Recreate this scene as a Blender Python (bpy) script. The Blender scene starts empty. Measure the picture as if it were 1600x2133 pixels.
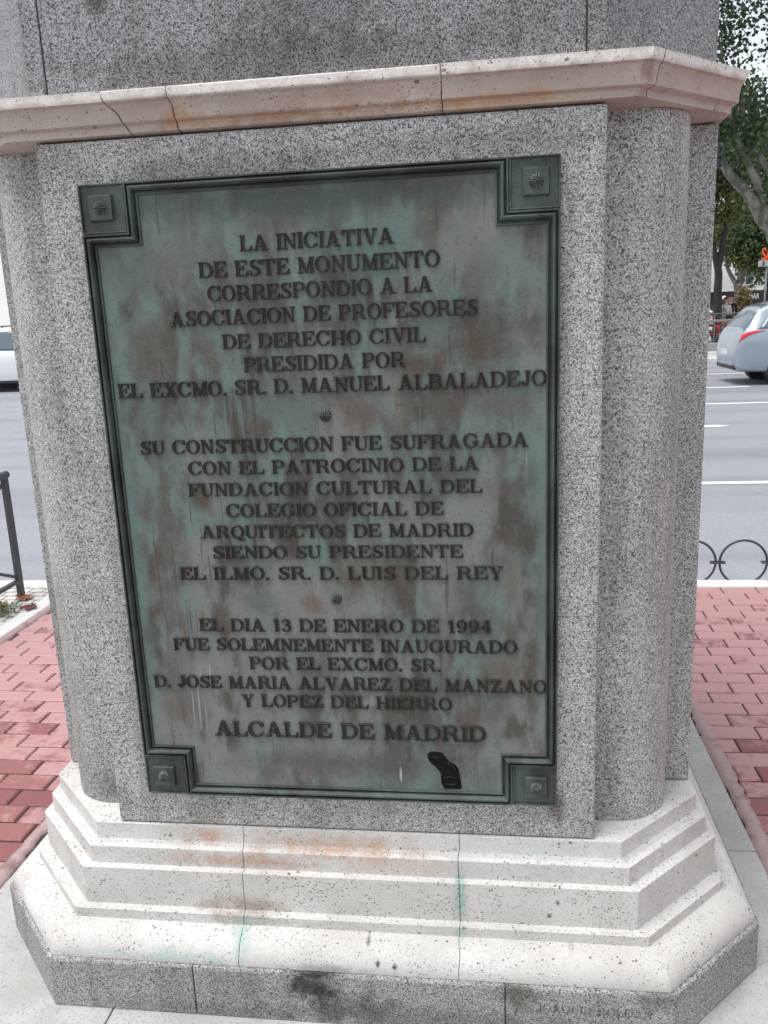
import bpy, bmesh, math, random
import numpy as np
from mathutils import Vector, Matrix, noise as mnoise

S = bpy.context.scene
COL = S.collection
R_ = math.radians
random.seed(7)

# ------------------------------------------------------------------ camera
cam_d = bpy.data.cameras.new('camera')
cam = bpy.data.objects.new('camera', cam_d); COL.objects.link(cam); S.camera = cam
YAW, PITCH, ROLL = R_(-7.71506), R_(-13.29577), R_(-2.44214)
CAM = Vector((0.36161, -1.77867, 1.13758 + 0.53))
fw = Vector((math.sin(YAW)*math.cos(PITCH), math.cos(YAW)*math.cos(PITCH), math.sin(PITCH)))
r0 = Vector((math.cos(YAW), -math.sin(YAW), 0)); u0 = r0.cross(fw)
rt = r0*math.cos(ROLL) + u0*math.sin(ROLL); up = -r0*math.sin(ROLL) + u0*math.cos(ROLL)
M = Matrix((rt, up, -fw)).transposed().to_4x4(); M.translation = CAM
cam.matrix_world = M
cam_d.sensor_fit = 'VERTICAL'; cam_d.sensor_height = 36.0
cam_d.lens = 1744.487/2133.33*36.0
cam_d.clip_start = 0.05; cam_d.clip_end = 2000

# ------------------------------------------------------------------ sky, sun, exposure (overcast day)
SUN_EL, SUN_AZ = 72.0, -125.0          # azimuth from +y (behind the monument) towards -x: high, from the left and a little in front
W = bpy.data.worlds.new('World'); S.world = W; W.use_nodes = True
nt = W.node_tree; nt.nodes.clear()
sky = nt.nodes.new('ShaderNodeTexSky'); sky.sky_type = 'NISHITA'; sky.sun_disc = False
sky.sun_elevation = R_(SUN_EL); sky.sun_rotation = R_(SUN_AZ); sky.air_density = 1.0; sky.dust_density = 1.0; sky.ozone_density = 1.0
hs = nt.nodes.new('ShaderNodeHueSaturation'); hs.inputs['Saturation'].default_value = 0.22
bg = nt.nodes.new('ShaderNodeBackground'); bg.inputs['Strength'].default_value = 0.105
wo = nt.nodes.new('ShaderNodeOutputWorld')
nt.links.new(sky.outputs[0], hs.inputs['Color']); nt.links.new(hs.outputs[0], bg.inputs['Color']); nt.links.new(bg.outputs[0], wo.inputs['Surface'])
sun_d = bpy.data.lights.new('sun', 'SUN'); sun_d.energy = 1.5; sun_d.angle = R_(32); sun_d.color = (1.0, 0.985, 0.965)
sun = bpy.data.objects.new('sun', sun_d); COL.objects.link(sun)
sd = Vector((math.sin(R_(SUN_AZ))*math.cos(R_(SUN_EL)), math.cos(R_(SUN_AZ))*math.cos(R_(SUN_EL)), math.sin(R_(SUN_EL))))
sun.rotation_euler = (-sd).to_track_quat('-Z', 'Y').to_euler(); sun.location = sd*50
S.view_settings.view_transform = 'Standard'; S.view_settings.look = 'None'
S.view_settings.gamma = 1.0; S.view_settings.exposure = 1.08

# ------------------------------------------------------------------ object helpers
def tag(o, label=None, cat=None, group=None, kind=None):
    if label: o['label'] = label
    if cat: o['category'] = cat
    if group: o['group'] = group
    if kind: o['kind'] = kind
    return o
def empty(name, loc, label, cat, group=None, rz=0.0):
    o = bpy.data.objects.new(name, None); COL.objects.link(o)
    o.location = loc; o.rotation_euler = (0, 0, rz); o.empty_display_size = 0.1
    return tag(o, label, cat, group)
class MB:
    """collects vertices and faces for ONE mesh object"""
    def __init__(s): s.v = []; s.f = []; s.mi = []; s.m = 0
    def add(s, vs, fs):
        b = len(s.v); s.v += [tuple(map(float, p)) for p in vs]
        for f in fs: s.f.append(tuple(b+i for i in f)); s.mi.append(s.m)
        return s
    def box(s, x0, x1, y0, y1, z0, z1):
        return s.add([(x, y, z) for z in (z0, z1) for y in (y0, y1) for x in (x0, x1)],
                     [(0,2,3,1),(4,5,7,6),(0,1,5,4),(2,6,7,3),(0,4,6,2),(1,3,7,5)])
    def tube(s, pts, rad, n=8, caps=True):
        pts = [Vector(p) for p in pts]; k = len(pts)
        if not hasattr(rad, '__len__'): rad = [rad]*k
        vs = []; fs = []; prev = None
        for i, p in enumerate(pts):
            d = (pts[min(i+1, k-1)] - pts[max(i-1, 0)]).normalized()
            a = prev if prev is not None else (Vector((0,0,1)) if abs(d.z) < .9 else Vector((1,0,0)))
            a = (a - d*a.dot(d)).normalized(); prev = a; b = d.cross(a)
            for j in range(n):
                t = 2*math.pi*j/n; q = p + (a*math.cos(t) + b*math.sin(t))*rad[i]; vs.append(q)
        for i in range(k-1):
            for j in range(n):
                fs.append((i*n+j, i*n+(j+1) % n, (i+1)*n+(j+1) % n, (i+1)*n+j))
        if caps: fs.append(tuple(range(n-1, -1, -1))); fs.append(tuple(range((k-1)*n, k*n)))
        return s.add(vs, fs)
    def torus(s, c, Rr, r, axis='Y', n=48, m=10, a0=0, a1=360):
        c = Vector(c); full = abs(a1-a0) >= 360; k = n if full else n+1; vs = []; fs = []
        for i in range(k):
            t = R_(a0) + (R_(a1)-R_(a0))*i/n
            for j in range(m):
                p = 2*math.pi*j/m; q = Rr + r*math.cos(p); h = r*math.sin(p)
                e = (q*math.cos(t), q*math.sin(t))
                v = {'Y': (e[0], h, e[1]), 'X': (h, e[0], e[1]), 'Z': (e[0], e[1], h)}[axis]
                vs.append(c + Vector(v))
        for i in range(n):
            for j in range(m):
                fs.append((i*m+j, ((i+1) % k)*m+j, ((i+1) % k)*m+(j+1) % m, i*m+(j+1) % m))
        return s.add(vs, fs)
    def lathe(s, c, prof, axis='Z', n=24):
        c = Vector(c); vs = []; fs = []; k = len(prof)
        for (r, h) in prof:
            for j in range(n):
                t = 2*math.pi*j/n; a, b = r*math.cos(t), r*math.sin(t)
                vs.append(c + Vector({'Z': (a, b, h), 'Y': (a, h, b), 'X': (h, a, b)}[axis]))
        for i in range(k-1):
            for j in range(n): fs.append((i*n+j, i*n+(j+1) % n, (i+1)*n+(j+1) % n, (i+1)*n+j))
        fs.append(tuple(range(n-1, -1, -1))); fs.append(tuple(range((k-1)*n, k*n)))
        return s.add(vs, fs)
    def prism(s, poly, y0, y1):      # polygon in (x,z) extruded along y
        n = len(poly)
        return s.add([(x, y0, z) for x, z in poly] + [(x, y1, z) for x, z in poly],
                     [tuple(range(n)), tuple(range(2*n-1, n-1, -1))] + [(i, n+i, n+(i+1) % n, (i+1) % n) for i in range(n)])
    def build(s, name, mat, parent=None, smooth=False, bevel=0, seg=2, local=False, autosmooth=None):
        """vertices are in world space unless local=True (then in the parent's own space)"""
        me = bpy.data.meshes.new(name); off = Vector((0,0,0))
        if parent is not None and not local:
            q = parent
            while q is not None: off += q.location; q = q.parent
        vs = [(a-off.x, b-off.y, c-off.z) for a, b, c in s.v]
        me.from_pydata(vs, [], s.f)
        for m in (mat if isinstance(mat, (list, tuple)) else [mat]): me.materials.append(m)
        if isinstance(mat, (list, tuple)): me.polygons.foreach_set('material_index', s.mi)
        bm = bmesh.new(); bm.from_mesh(me); bmesh.ops.recalc_face_normals(bm, faces=bm.faces); bm.to_mesh(me); bm.free()
        me.update()
        o = bpy.data.objects.new(name, me); COL.objects.link(o)
        if parent is not None: o.parent = parent
        if smooth: me.polygons.foreach_set('use_smooth', [True]*len(me.polygons))
        if smooth and autosmooth: me.set_sharp_from_angle(angle=R_(autosmooth))
        if bevel:
            b = o.modifiers.new('bevel', 'BEVEL'); b.width = bevel; b.segments = seg; b.limit_method = 'ANGLE'; b.angle_limit = R_(25)
        return o

# ------------------------------------------------------------------ material helpers
class NT:
    def __init__(s, name):
        s.m = bpy.data.materials.new(name); s.m.use_nodes = True; s.t = s.m.node_tree; s.N = s.t.nodes; s.L = s.t.links
        s.p = s.N['Principled BSDF']; s._pos = None
    def n(s, typ, **kw):
        o = s.N.new(typ)
        for k, v in kw.items(): setattr(o, k, v)
        return o
    def set(s, sock, v):
        if hasattr(v, 'links') or isinstance(v, bpy.types.NodeSocket): s.L.new(v, sock)
        else: sock.default_value = v
    @property
    def pos(s):
        if s._pos is None: s._pos = s.n('ShaderNodeNewGeometry').outputs['Position']
        return s._pos
    @property
    def obj(s): return s.n('ShaderNodeTexCoord').outputs['Object']
    @property
    def island(s): return s.n('ShaderNodeNewGeometry').outputs['Random Per Island']
    def mapping(s, vec, scale=(1,1,1), loc=(0,0,0)):
        m = s.n('ShaderNodeMapping'); s.L.new(vec, m.inputs[0]); m.inputs['Scale'].default_value = scale; m.inputs['Location'].default_value = loc
        return m.outputs[0]
    def noise(s, vec, scale, detail=2, rough=.5, dist=0):
        o = s.n('ShaderNodeTexNoise'); s.L.new(vec, o.inputs['Vector'])
        o.inputs['Scale'].default_value = scale; o.inputs['Detail'].default_value = detail; o.inputs['Roughness'].default_value = rough; o.inputs['Distortion'].default_value = dist
        return o.outputs['Fac']
    def voro(s, vec, scale, out='Distance', rnd=1.0):
        o = s.n('ShaderNodeTexVoronoi'); s.L.new(vec, o.inputs['Vector']); o.inputs['Scale'].default_value = scale; o.inputs['Randomness'].default_value = rnd
        return o.outputs[out]
    def ramp(s, fac, stops, interp='LINEAR'):
        o = s.n('ShaderNodeValToRGB'); o.color_ramp.interpolation = interp; e = o.color_ramp.elements
        while len(e) < len(stops): e.new(.5)
        for i, (p, c) in enumerate(stops):
            e[i].position = p; e[i].color = (*c, 1) if hasattr(c, '__len__') else (c, c, c, 1)
        s.L.new(fac, o.inputs[0]); return o.outputs['Color']
    def mr(s, v, a, b, c=0., d=1., smooth=True):
        o = s.n('ShaderNodeMapRange'); o.interpolation_type = 'SMOOTHSTEP' if smooth else 'LINEAR'
        s.set(o.inputs[0], v)
        for i, x in enumerate((a, b, c, d)): o.inputs[1+i].default_value = x
        return o.outputs[0]
    def math(s, op, a, b=0.0):
        o = s.n('ShaderNodeMath', operation=op); o.use_clamp = False; s.set(o.inputs[0], a); s.set(o.inputs[1], b); return o.outputs[0]
    def mix(s, f, a, b, blend='MIX'):
        o = s.n('ShaderNodeMix', data_type='RGBA', blend_type=blend); s.set(o.inputs[0], f)
        for k, v in ((6, a), (7, b)):
            if isinstance(v, tuple): o.inputs[k].default_value = (*v, 1) if len(v) == 3 else v
            else: s.L.new(v, o.inputs[k])
        return o.outputs[2]
    def blob(s, c, r, soft=.55, nz=None, amt=.55):
        """soft ellipsoid mask round world point c, its outline broken up by noise nz"""
        a = s.n('ShaderNodeVectorMath', operation='SUBTRACT'); s.L.new(s.pos, a.inputs[0]); a.inputs[1].default_value = c
        b = s.n('ShaderNodeVectorMath', operation='DIVIDE'); s.L.new(a.outputs[0], b.inputs[0]); b.inputs[1].default_value = r
        l = s.n('ShaderNodeVectorMath', operation='LENGTH'); s.L.new(b.outputs[0], l.inputs[0]); d = l.outputs['Value']
        if nz is not None: d = s.math('ADD', d, s.math('MULTIPLY', s.math('SUBTRACT', nz, .5), amt*3))
        return s.mr(d, 1.0, 1.0-soft)
    def fin(s, col, rough=.7, bump=None, bstr=.3, bdist=.002, metal=0., spec=.5):
        s.set(s.p.inputs['Base Color'], (*col, 1) if isinstance(col, tuple) and len(col) == 3 else col)
        s.set(s.p.inputs['Roughness'], rough); s.p.inputs['Metallic'].default_value = metal
        s.p.inputs['Specular IOR Level'].default_value = spec
        if bump is not None:
            b = s.n('ShaderNodeBump'); b.inputs['Strength'].default_value = bstr; b.inputs['Distance'].default_value = bdist
            s.L.new(bump, b.inputs['Height']); s.L.new(b.outputs[0], s.p.inputs['Normal'])
        return s.m
def plain(name, col, rough=.5, metal=0., spec=.5, var=.12, scale=8.):
    k = NT(name); n = k.noise(k.obj, scale, 4, .6)
    c = k.mix(n, tuple(x*(1-var) for x in col), tuple(min(1, x*(1+var)) for x in col))
    return k.fin(c, rough, n, .08, .002, metal, spec)

def m_granite(name, tint=(1,1,1), dark=1.0, stains=(), rough=.62):
    k = NT(name); P = k.pos
    w = k.n('ShaderNodeVectorMath', operation='ADD'); k.L.new(P, w.inputs[0])
    nn = k.n('ShaderNodeTexNoise'); k.L.new(P, nn.inputs['Vector']); nn.inputs['Scale'].default_value = 140
    sc = k.n('ShaderNodeVectorMath', operation='SCALE'); k.L.new(nn.outputs['Color'], sc.inputs[0]); sc.inputs['Scale'].default_value = .004
    k.L.new(sc.outputs[0], w.inputs[1]); V = w.outputs[0]
    g = k.voro(V, 340, 'Color'); gs = k.n('ShaderNodeSeparateColor'); k.L.new(g, gs.inputs[0])
    base = k.ramp(gs.outputs[0], [(0, .33), (.35, .49), (.7, .59), (1, .73)])
    d = k.noise(V, 385, 2.5, .6)
    flecks = k.mr(d, .53, .575)
    big = k.noise(V, 165, 1.5, .5)
    fl2 = k.mr(big, .60, .66)
    f = k.math('MAXIMUM', flecks, k.math('MULTIPLY', fl2, .8))
    dk = k.mix(gs.outputs[1], (.03*dark, .03*dark, .031*dark), (.13*dark, .128*dark, .124*dark))
    c = k.mix(f, base, dk)
    br = k.noise(P, 4.2, 5, .62)
    c = k.mix(1.0, c, k.ramp(br, [(.28, (.78, .775, .77)), (.5, (.95, .945, .94)), (.72, (1, 1, 1))]), 'MULTIPLY')
    runs = k.noise(k.mapping(P, (1, 1, .10)), 13, 4, .6)
    c = k.mix(1.0, c, k.ramp(runs, [(.36, (.80, .79, .775)), (.52, (1, 1, 1))]), 'MULTIPLY')
    c = k.mix(1.0, c, tint, 'MULTIPLY')
    nz = k.noise(P, 26, 5, .65)
    for (cc, rr, colr, st) in stains:
        c = k.mix(k.math('MULTIPLY', k.blob(cc, rr, .7, nz), st), c, colr, 'MULTIPLY')
    h = k.math('ADD', k.math('MULTIPLY', d, .6), k.math('MULTIPLY', k.noise(P, 420, 2, .6), .6))
    return k.fin(c, rough, h, .22, .0016, spec=.35)

def m_lime(name, base=(.66, .645, .62), lo=(.53, .512, .488), stains=(), pit=.9):
    k = NT(name); P = k.pos
    n1 = k.noise(P, 6, 6, .62); n2 = k.noise(P, 160, 3, .7)
    c = k.mix(k.mr(n1, .3, .7), lo, base)
    c = k.mix(k.mr(n2, .42, .66, .0, .34), c, (.36, .34, .31)); c = k.mix(k.mr(k.noise(P, 1.9, 5, .65), .45, .65, 0, .35), c, (.47, .45, .42))
    nz = k.noise(P, 22, 5, .66)
    for (cc, rr, colr, st) in stains:
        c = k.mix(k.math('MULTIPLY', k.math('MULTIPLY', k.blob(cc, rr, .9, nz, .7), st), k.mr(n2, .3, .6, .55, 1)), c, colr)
    # travertine-like pits: sharp, uneven in size, thick in some places and missing in others
    hole = None
    for scl, lo_, hi_, sz, off in ((75, .46, .76, .30, (0, 0, 0)), (165, .42, .62, .42, (3.1, 1.7, .4)), (260, .36, .60, .40, (1.1, 4.7, 2.4))):
        wv = k.n('ShaderNodeVectorMath', operation='ADD'); k.L.new(k.mapping(P, (1, 1, 1.5), off), wv.inputs[0]); wn = k.n('ShaderNodeTexNoise'); k.L.new(P, wn.inputs['Vector']); wn.inputs['Scale'].default_value = 130
        ws = k.n('ShaderNodeVectorMath', operation='SCALE'); k.L.new(wn.outputs['Color'], ws.inputs[0]); ws.inputs['Scale'].default_value = .007; k.L.new(ws.outputs[0], wv.inputs[1]); pv = wv.outputs[0]
        dist = k.voro(pv, scl); cl = k.n('ShaderNodeSeparateColor'); k.L.new(k.voro(pv, scl, 'Color'), cl.inputs[0])
        sel = k.math('LESS_THAN', cl.outputs[0], k.mr(k.noise(P, 5.5+scl*.03, 4, .6), lo_, hi_, .0, .5))
        hh = k.math('MULTIPLY', k.mr(dist, k.math('ADD', k.math('MULTIPLY', k.math('POWER', cl.outputs[1], 3.), sz), .06), 0, 0, 1), sel) if False else k.math('MULTIPLY', k.math('LESS_THAN', dist, k.math('ADD', k.math('MULTIPLY', k.math('POWER', cl.outputs[1], 2.5), sz), .10)), sel)
        hole = hh if hole is None else k.math('MAXIMUM', hole, hh)
    c = k.mix(k.math('MULTIPLY', hole, pit), c, (.16, .145, .13))
    h = k.math('SUBTRACT', k.math('ADD', k.math('MULTIPLY', n2, .5), k.math('MULTIPLY', k.noise(P, 45, 3, .6), .35)), k.math('MULTIPLY', hole, .9))
    return k.fin(c, .82, h, .32, .0028, spec=.25)
# ------------------------------------------------------------------ stone and bronze
CY = 0.857; Z0 = 0.53                        # monument centre in y; local heights were measured from the plaque's foot
orange = (.44, .26, .16); brown = (.33, .28, .22); green = (.40, .49, .45); moss = (.29, .34, .30); grime = (.25, .24, .22)
MG = m_granite('grey granite', (1, 1, .99), 1.0, stains=(
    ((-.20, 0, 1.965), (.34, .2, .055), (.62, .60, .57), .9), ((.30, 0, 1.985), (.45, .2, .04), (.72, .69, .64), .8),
    ((.0, 0, .475), (.62, .2, .07), (.82, .81, .79), .6), ((.50, 0, .525), (.035, .2, .05), (.35, .34, .32), .9),
    ((-.59, .08, .50), (.10, .14, .07), (.6, .6, .58), .7), ((-.62, .05, 2.0), (.2, .2, .10), (.70, .68, .66), .8)))
MGU = m_granite('dark weathered granite', (.66, .665, .70), .9, stains=(
    ((-.02, 0, 2.165), (.66, .3, .075), (.62, .61, .60), .9), ((.05, 0, 2.30), (.24, .3, .2), (.55, .55, .55), .75), ((-.42, 0, 2.30), (.035, .05, .03), (.3, .3, .3), .9), ((.56, 0, 2.2), (.16, .3, .09), (.72, .72, .72), .7)))
MGP = m_granite('rough plinth granite', (.76, .745, .73), 1.0, stains=(
    ((-.085, -.13, .105), (.075, .3, .06), (.17, .16, .14), .95), ((-.08, -.13, .145), (.10, .06, .02), (.28, .27, .25), .85), ((-.02, -.13, .06), (.16, .3, .06), (.50, .48, .46), .7), ((.2, -.13, .03), (.55, .1, .06), (.62, .62, .60), .8),
    ((-.4, -.13, .02), (.3, .1, .035), (.72, .78, .73), .8), ((.40, -.13, .12), (.06, .1, .05), (.45, .42, .38), .8), ((.72, -.13, .13), (.06, .1, .05), (.5, .48, .46), .8)), rough=.8)
ML = m_lime('white limestone', stains=(
    ((-.02, -.01, .405), (.30, .05, .042), orange, .72), ((-.36, -.01, .418), (.10, .05, .03), (.44, .28, .20), .85), ((-.25, -.02, .363), (.30, .05, .028), orange, .7), ((.12, -.02, .37), (.22, .05, .03), (.55, .42, .32), .45),
    ((-.27, -.04, .245), (.12, .06, .055), brown, .95), ((-.05, -.03, .30), (.5, .05, .05), (.56, .53, .48), .55), ((.5, -.03, .3), (.4, .05, .07), (.60, .58, .55), .45),
    ((-.26, -.09, .19), (.035, .1, .085), green, 1), ((-.45, -.11, .160), (.24, .05, .024), green, .95), ((.268, -.03, .30), (.022, .1, .15), (.28, .40, .35), 1), ((.275, -.06, .40), (.05, .1, .05), (.50, .62, .57), .45),
    ((-.22, -.06, .222), (.16, .05, .016), moss, .55), ((.53, -.05, .20), (.016, .05, .014), (.20, .17, .13), .9), ((.48, -.04, .263), (.009, .05, .010), (.06, .05, .05), 1), ((.50, -.04, .30), (.008, .05, .012), (.05, .045, .04), 1),
    ((.05, -.10, .205), (.010, .06, .012), (.06, .05, .05), 1), ((.075, -.12, .17), (.008, .04, .012), (.04, .04, .04), 1), ((.115, -.12, .165), (.008, .04, .010), (.04, .04, .04), 1), ((-.05, -.122, .152), (.15, .02, .018), (.30, .29, .27), .85),
    ((.45, -.01, .41), (.25, .05, .03), (.52, .60, .57), .45)))
MLC = m_lime('pinkish weathered limestone', (.56, .475, .42), (.43, .345, .30), stains=(
    ((-.02, -.02, 2.058), (.40, .05, .022), (.36, .215, .13), 1), ((.40, -.02, 2.058), (.22, .05, .020), (.45, .28, .16), .95), ((.05, -.03, 2.083), (.30, .05, .022), (.42, .29, .22), .75), ((-.26, -.03, 2.06), (.035, .05, .035), (.46, .27, .14), .7),
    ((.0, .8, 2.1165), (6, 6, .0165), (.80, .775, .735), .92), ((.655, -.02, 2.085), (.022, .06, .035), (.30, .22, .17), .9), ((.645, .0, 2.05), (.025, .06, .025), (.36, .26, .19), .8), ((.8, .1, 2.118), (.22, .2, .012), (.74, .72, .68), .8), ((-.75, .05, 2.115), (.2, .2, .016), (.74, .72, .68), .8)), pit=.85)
MMO = plain('dark joint mortar', (.13, .12, .105), .95, var=.3, scale=40)
def m_bronze(name, kind):
    k = NT(name); P = k.pos
    n1 = k.noise(k.mapping(P, (1, 1, .75)), 6.5, 6, .6, .4); n2 = k.noise(k.mapping(P, (1, 1, .22), (3, 1, 7)), 15, 5, .6, .3); n3 = k.noise(P, 75, 4, .7); n4 = k.noise(k.mapping(P, (1, 1, .6), (9, 2, 3)), 4.2, 4, .6)
    if kind == 'field':
        c = k.mix(k.mr(n1, .42, .58), (.108, .100, .088), (.118, .146, .134))
        n5 = k.noise(k.mapping(P, (1, 1, .5), (2, 8, 4)), 14, 5, .58); n6 = k.noise(k.mapping(P, (1, 1, .45), (7, 2, 6)), 10, 5, .6)
        c = k.mix(k.math('MULTIPLY', k.mr(n5, .45, .60), .85), c, (.152, .214, .196))
        c = k.mix(k.math('MULTIPLY', k.mr(n2, .52, .66), .5), c, (.138, .192, .176))
        c = k.mix(k.math('MULTIPLY', k.mr(n4, .50, .62), .75), c, (.215, .215, .208))
        c = k.mix(k.math('MULTIPLY', k.mr(n6, .50, .65), .8), c, (.066, .053, .042))
        drip = k.noise(k.mapping(P, (1, 1, .055), (4, 4, 2)), 70, 3, .55); dm = k.mr(k.noise(P, 5, 3, .6), .42, .60)
        c = k.mix(k.math('MULTIPLY', k.math('MULTIPLY', k.mr(drip, .58, .70), dm), .6), c, (.150, .205, .190))
        c = k.mix(k.math('MULTIPLY', k.mr(k.noise(k.mapping(P, (1, 1, .06), (1, 9, 5)), 60, 3, .55), .64, .70), .45), c, (.060, .040, .028))
        nz = k.noise(k.mapping(P, (1, 1, .35)), 20, 4, .6); low = k.noise(P, 13, 5, .62)
        tl = (.150, .232, .214); br = (.105, .072, .050)
        for cc, rr, cl, st in (((-.472, 0, 1.2), (.055, .2, .9), tl, .75), ((.478, 0, 1.2), (.042, .2, .9), tl, .7), ((.0, 0, 1.90), (.55, .2, .055), (.060, .085, .078), .75), ((.12, 0, 1.80), (.16, .2, .10), (.115, .180, .162), .6),
             ((-.36, 0, 1.63), (.07, .2, .09), (.10, .075, .060), .7), ((.34, 0, 1.60), (.085, .2, .10), (.085, .068, .054), .75), ((.22, 0, 1.56), (.07, .2, .03), (.080, .060, .046), .7), ((.09, 0, 1.46), (.075, .2, .055), (.105, .074, .054), .75), ((.36, 0, 1.47), (.11, .2, .04), (.12, .09, .075), .6),
             ((-.29, 0, 1.285), (.035, .2, .05), (.07, .050, .036), .75), ((-.05, 0, 1.03), (.04, .2, .035), (.15, .095, .065), .7), ((.39, 0, 1.29), (.06, .2, .05), (.085, .060, .052), .6), ((.1, 0, 1.10), (.16, .2, .05), (.12, .105, .075), .55), ((.4, 0, 1.10), (.03, .2, .12), (.14, .095, .075), .55),
             ((.38, 0, .87), (.09, .2, .08), (.13, .095, .074), .55), ((-.38, 0, .78), (.09, .2, .09), (.105, .078, .064), .6), ((.30, 0, .75), (.06, .2, .05), (.12, .080, .062), .55), ((.0, 0, .63), (.42, .2, .055), (.085, .072, .066), .7), ((.13, 0, .82), (.5, .2, .03), (.10, .098, .085), .5), ((.32, 0, 1.78), (.12, .2, .10), (.165, .160, .165), .6), ((-.3, 0, 1.80), (.12, .2, .09), (.145, .140, .140), .6)):
            c = k.mix(k.math('MULTIPLY', k.blob(cc, rr, .9, low, .5), st), c, cl)
        # rusty and chalky runs
        for x, z, w, h, cl, st in ((-.345, .99, .0025, .05, (.06, .035, .022), .8), (-.315, 1.0, .004, .035, (.17, .085, .045), .8), (-.33, .985, .0018, .045, (.09, .06, .04), .7), (-.362, .965, .005, .035, (.14, .085, .055), .6), (-.285, 1.28, .003, .035, (.16, .07, .035), .8), (-.32, 1.25, .002, .045, (.10, .05, .03), .8), (-.30, 1.2, .002, .05, (.12, .07, .05), .6),
             (-.36, .76, .0018, .07, (.34, .33, .31), .7), (-.345, .77, .0025, .09, (.36, .35, .33), .7), (-.33, .745, .0018, .05, (.34, .33, .32), .7), (-.30, .77, .0016, .07, (.30, .28, .25), .6), (-.31, .86, .003, .025, (.36, .36, .34), .7), (-.335, .86, .0016, .03, (.34, .33, .31), .6), (.135, .605, .004, .026, (.42, .41, .38), .8), (.075, .80, .007, .018, (.30, .27, .23), .6), (.03, .66, .003, .03, (.24, .17, .13), .7),
             (.165, 1.47, .003, .05, (.22, .13, .08), .7), (-.235, 1.70, .003, .03, (.20, .13, .09), .6), (-.22, 1.775, .0025, .02, (.22, .12, .06), .8), (.43, 1.36, .002, .03, (.34, .33, .30), .6), (-.07, 1.18, .006, .025, (.24, .19, .15), .7), (-.05, 1.13, .005, .03, (.22, .17, .13), .6), (.29, 1.69, .006, .06, (.10, .19, .16), .6)):
            c = k.mix(k.math('MULTIPLY', k.blob((x, 0, z), (w, .2, h), .6, nz, .25), st), c, cl)
        c = k.mix(k.math('MULTIPLY', k.mr(n3, .52, .72), .35), c, (.155, .180, .170)); c = k.mix(k.math('MULTIPLY', k.mr(k.noise(P, 110, 4, .7), .55, .72), .45), c, (.055, .055, .050))
        rough = k.mr(n1, .2, .8, .46, .62)
    elif kind == 'frame':
        c = k.mix(k.mr(n1, .38, .66), (.028, .033, .031), (.068, .092, .085))
        c = k.mix(k.math('MULTIPLY', k.mr(n2, .56, .72), .6), c, (.085, .120, .115))
        c = k.mix(k.math('MULTIPLY', k.mr(n3, .55, .75), .4), c, (.10, .115, .118))
        rough = k.mr(n2, .2, .8, .36, .55)
    elif kind == 'rosette':
        c = k.mix(k.mr(n3, .4, .65), (.060, .066, .060), (.120, .145, .132)); rough = .42
    else:
        c = k.mix(k.mr(n1, .38, .66), (.020, .0165, .0135), (.030, .028, .024))
        c = k.mix(k.math('MULTIPLY', k.mr(n3, .58, .75), .4), c, (.075, .085, .078)); rough = .45
    h = k.math('ADD', n3, k.math('MULTIPLY', k.noise(P, 260, 3, .6), .7))
    return k.fin(c, rough, h, .5, .0022, spec={'field': .24, 'frame': .5, 'letter': .14, 'rosette': .5}[kind])
MBF, MBR, MBL = m_bronze('green bronze patina', 'field'), m_bronze('dark bronze moulding', 'frame'), m_bronze('brown bronze lettering', 'letter')
MBO = m_bronze('green bronze rosette', 'rosette'); MBE = plain('lit bronze letter edge', (.055, .052, .045), .4, spec=.35, var=.4, scale=60)  # paler edge colour stands for light caught on the letters
MBK = plain('black tar', (.007, .007, .007), .55, spec=.12, var=.3, scale=30)

# ------------------------------------------------------------------ monument
mon = empty('stone_monument', (0, CY, 0), 'grey granite and white limestone monument pedestal carrying the bronze plaque', 'monument')
def corners(w, c, d):
    X = w+c; Y0 = -d; Y1 = 2*CY+d
    return [(w, Y0), (X, Y0+c), (X, Y1-c), (w, Y1), (-w, Y1), (-X, Y1-c), (-X, Y0+c), (-w, Y0)]
def path(cs, u):
    k = int(math.floor(u)) % 8; f = u-math.floor(u); a, b = cs[k], cs[(k+1) % 8]
    return (a[0]+(b[0]-a[0])*f, a[1]+(b[1]-a[1])*f)
def ufront(lv, x): return 7+(x+lv[0])/(2*lv[0])
def octa_block(name, levels, uA, uB, mat, bevel=.0025):
    """levels: (half width of front edge, chamfer, projection, z); uA, uB: start and end of the stretch per level"""
    mb = MB(); n = len(levels)
    secs = [None]; ints = [u for u in range(0, 18) if u > max(uA)+1e-4 and u < min(uB)-1e-4]
    secs = [list(uA)] + [[float(u)]*n for u in ints] + [list(uB)]
    for s in secs:
        mb.v += [(*path(corners(*lv[:3]), s[j]), lv[3]) for j, lv in enumerate(levels)]
    for i in range(len(secs)-1):
        for j in range(n-1):
            a = i*n+j; mb.f.append((a, a+1, a+n+1, a+n))
    mb.f.append(tuple(range(n-1, -1, -1))); b = (len(secs)-1)*n; mb.f.append(tuple(range(b, b+n)))
    mb.f += [(i*n+n-1, i*n, (i+1)*n, (i+1)*n+n-1) for i in range(len(secs)-1)]
    mb.mi = [0]*len(mb.f)
    return mb.build(name, mat, mon, bevel=bevel, smooth=True, autosmooth=20)
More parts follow.
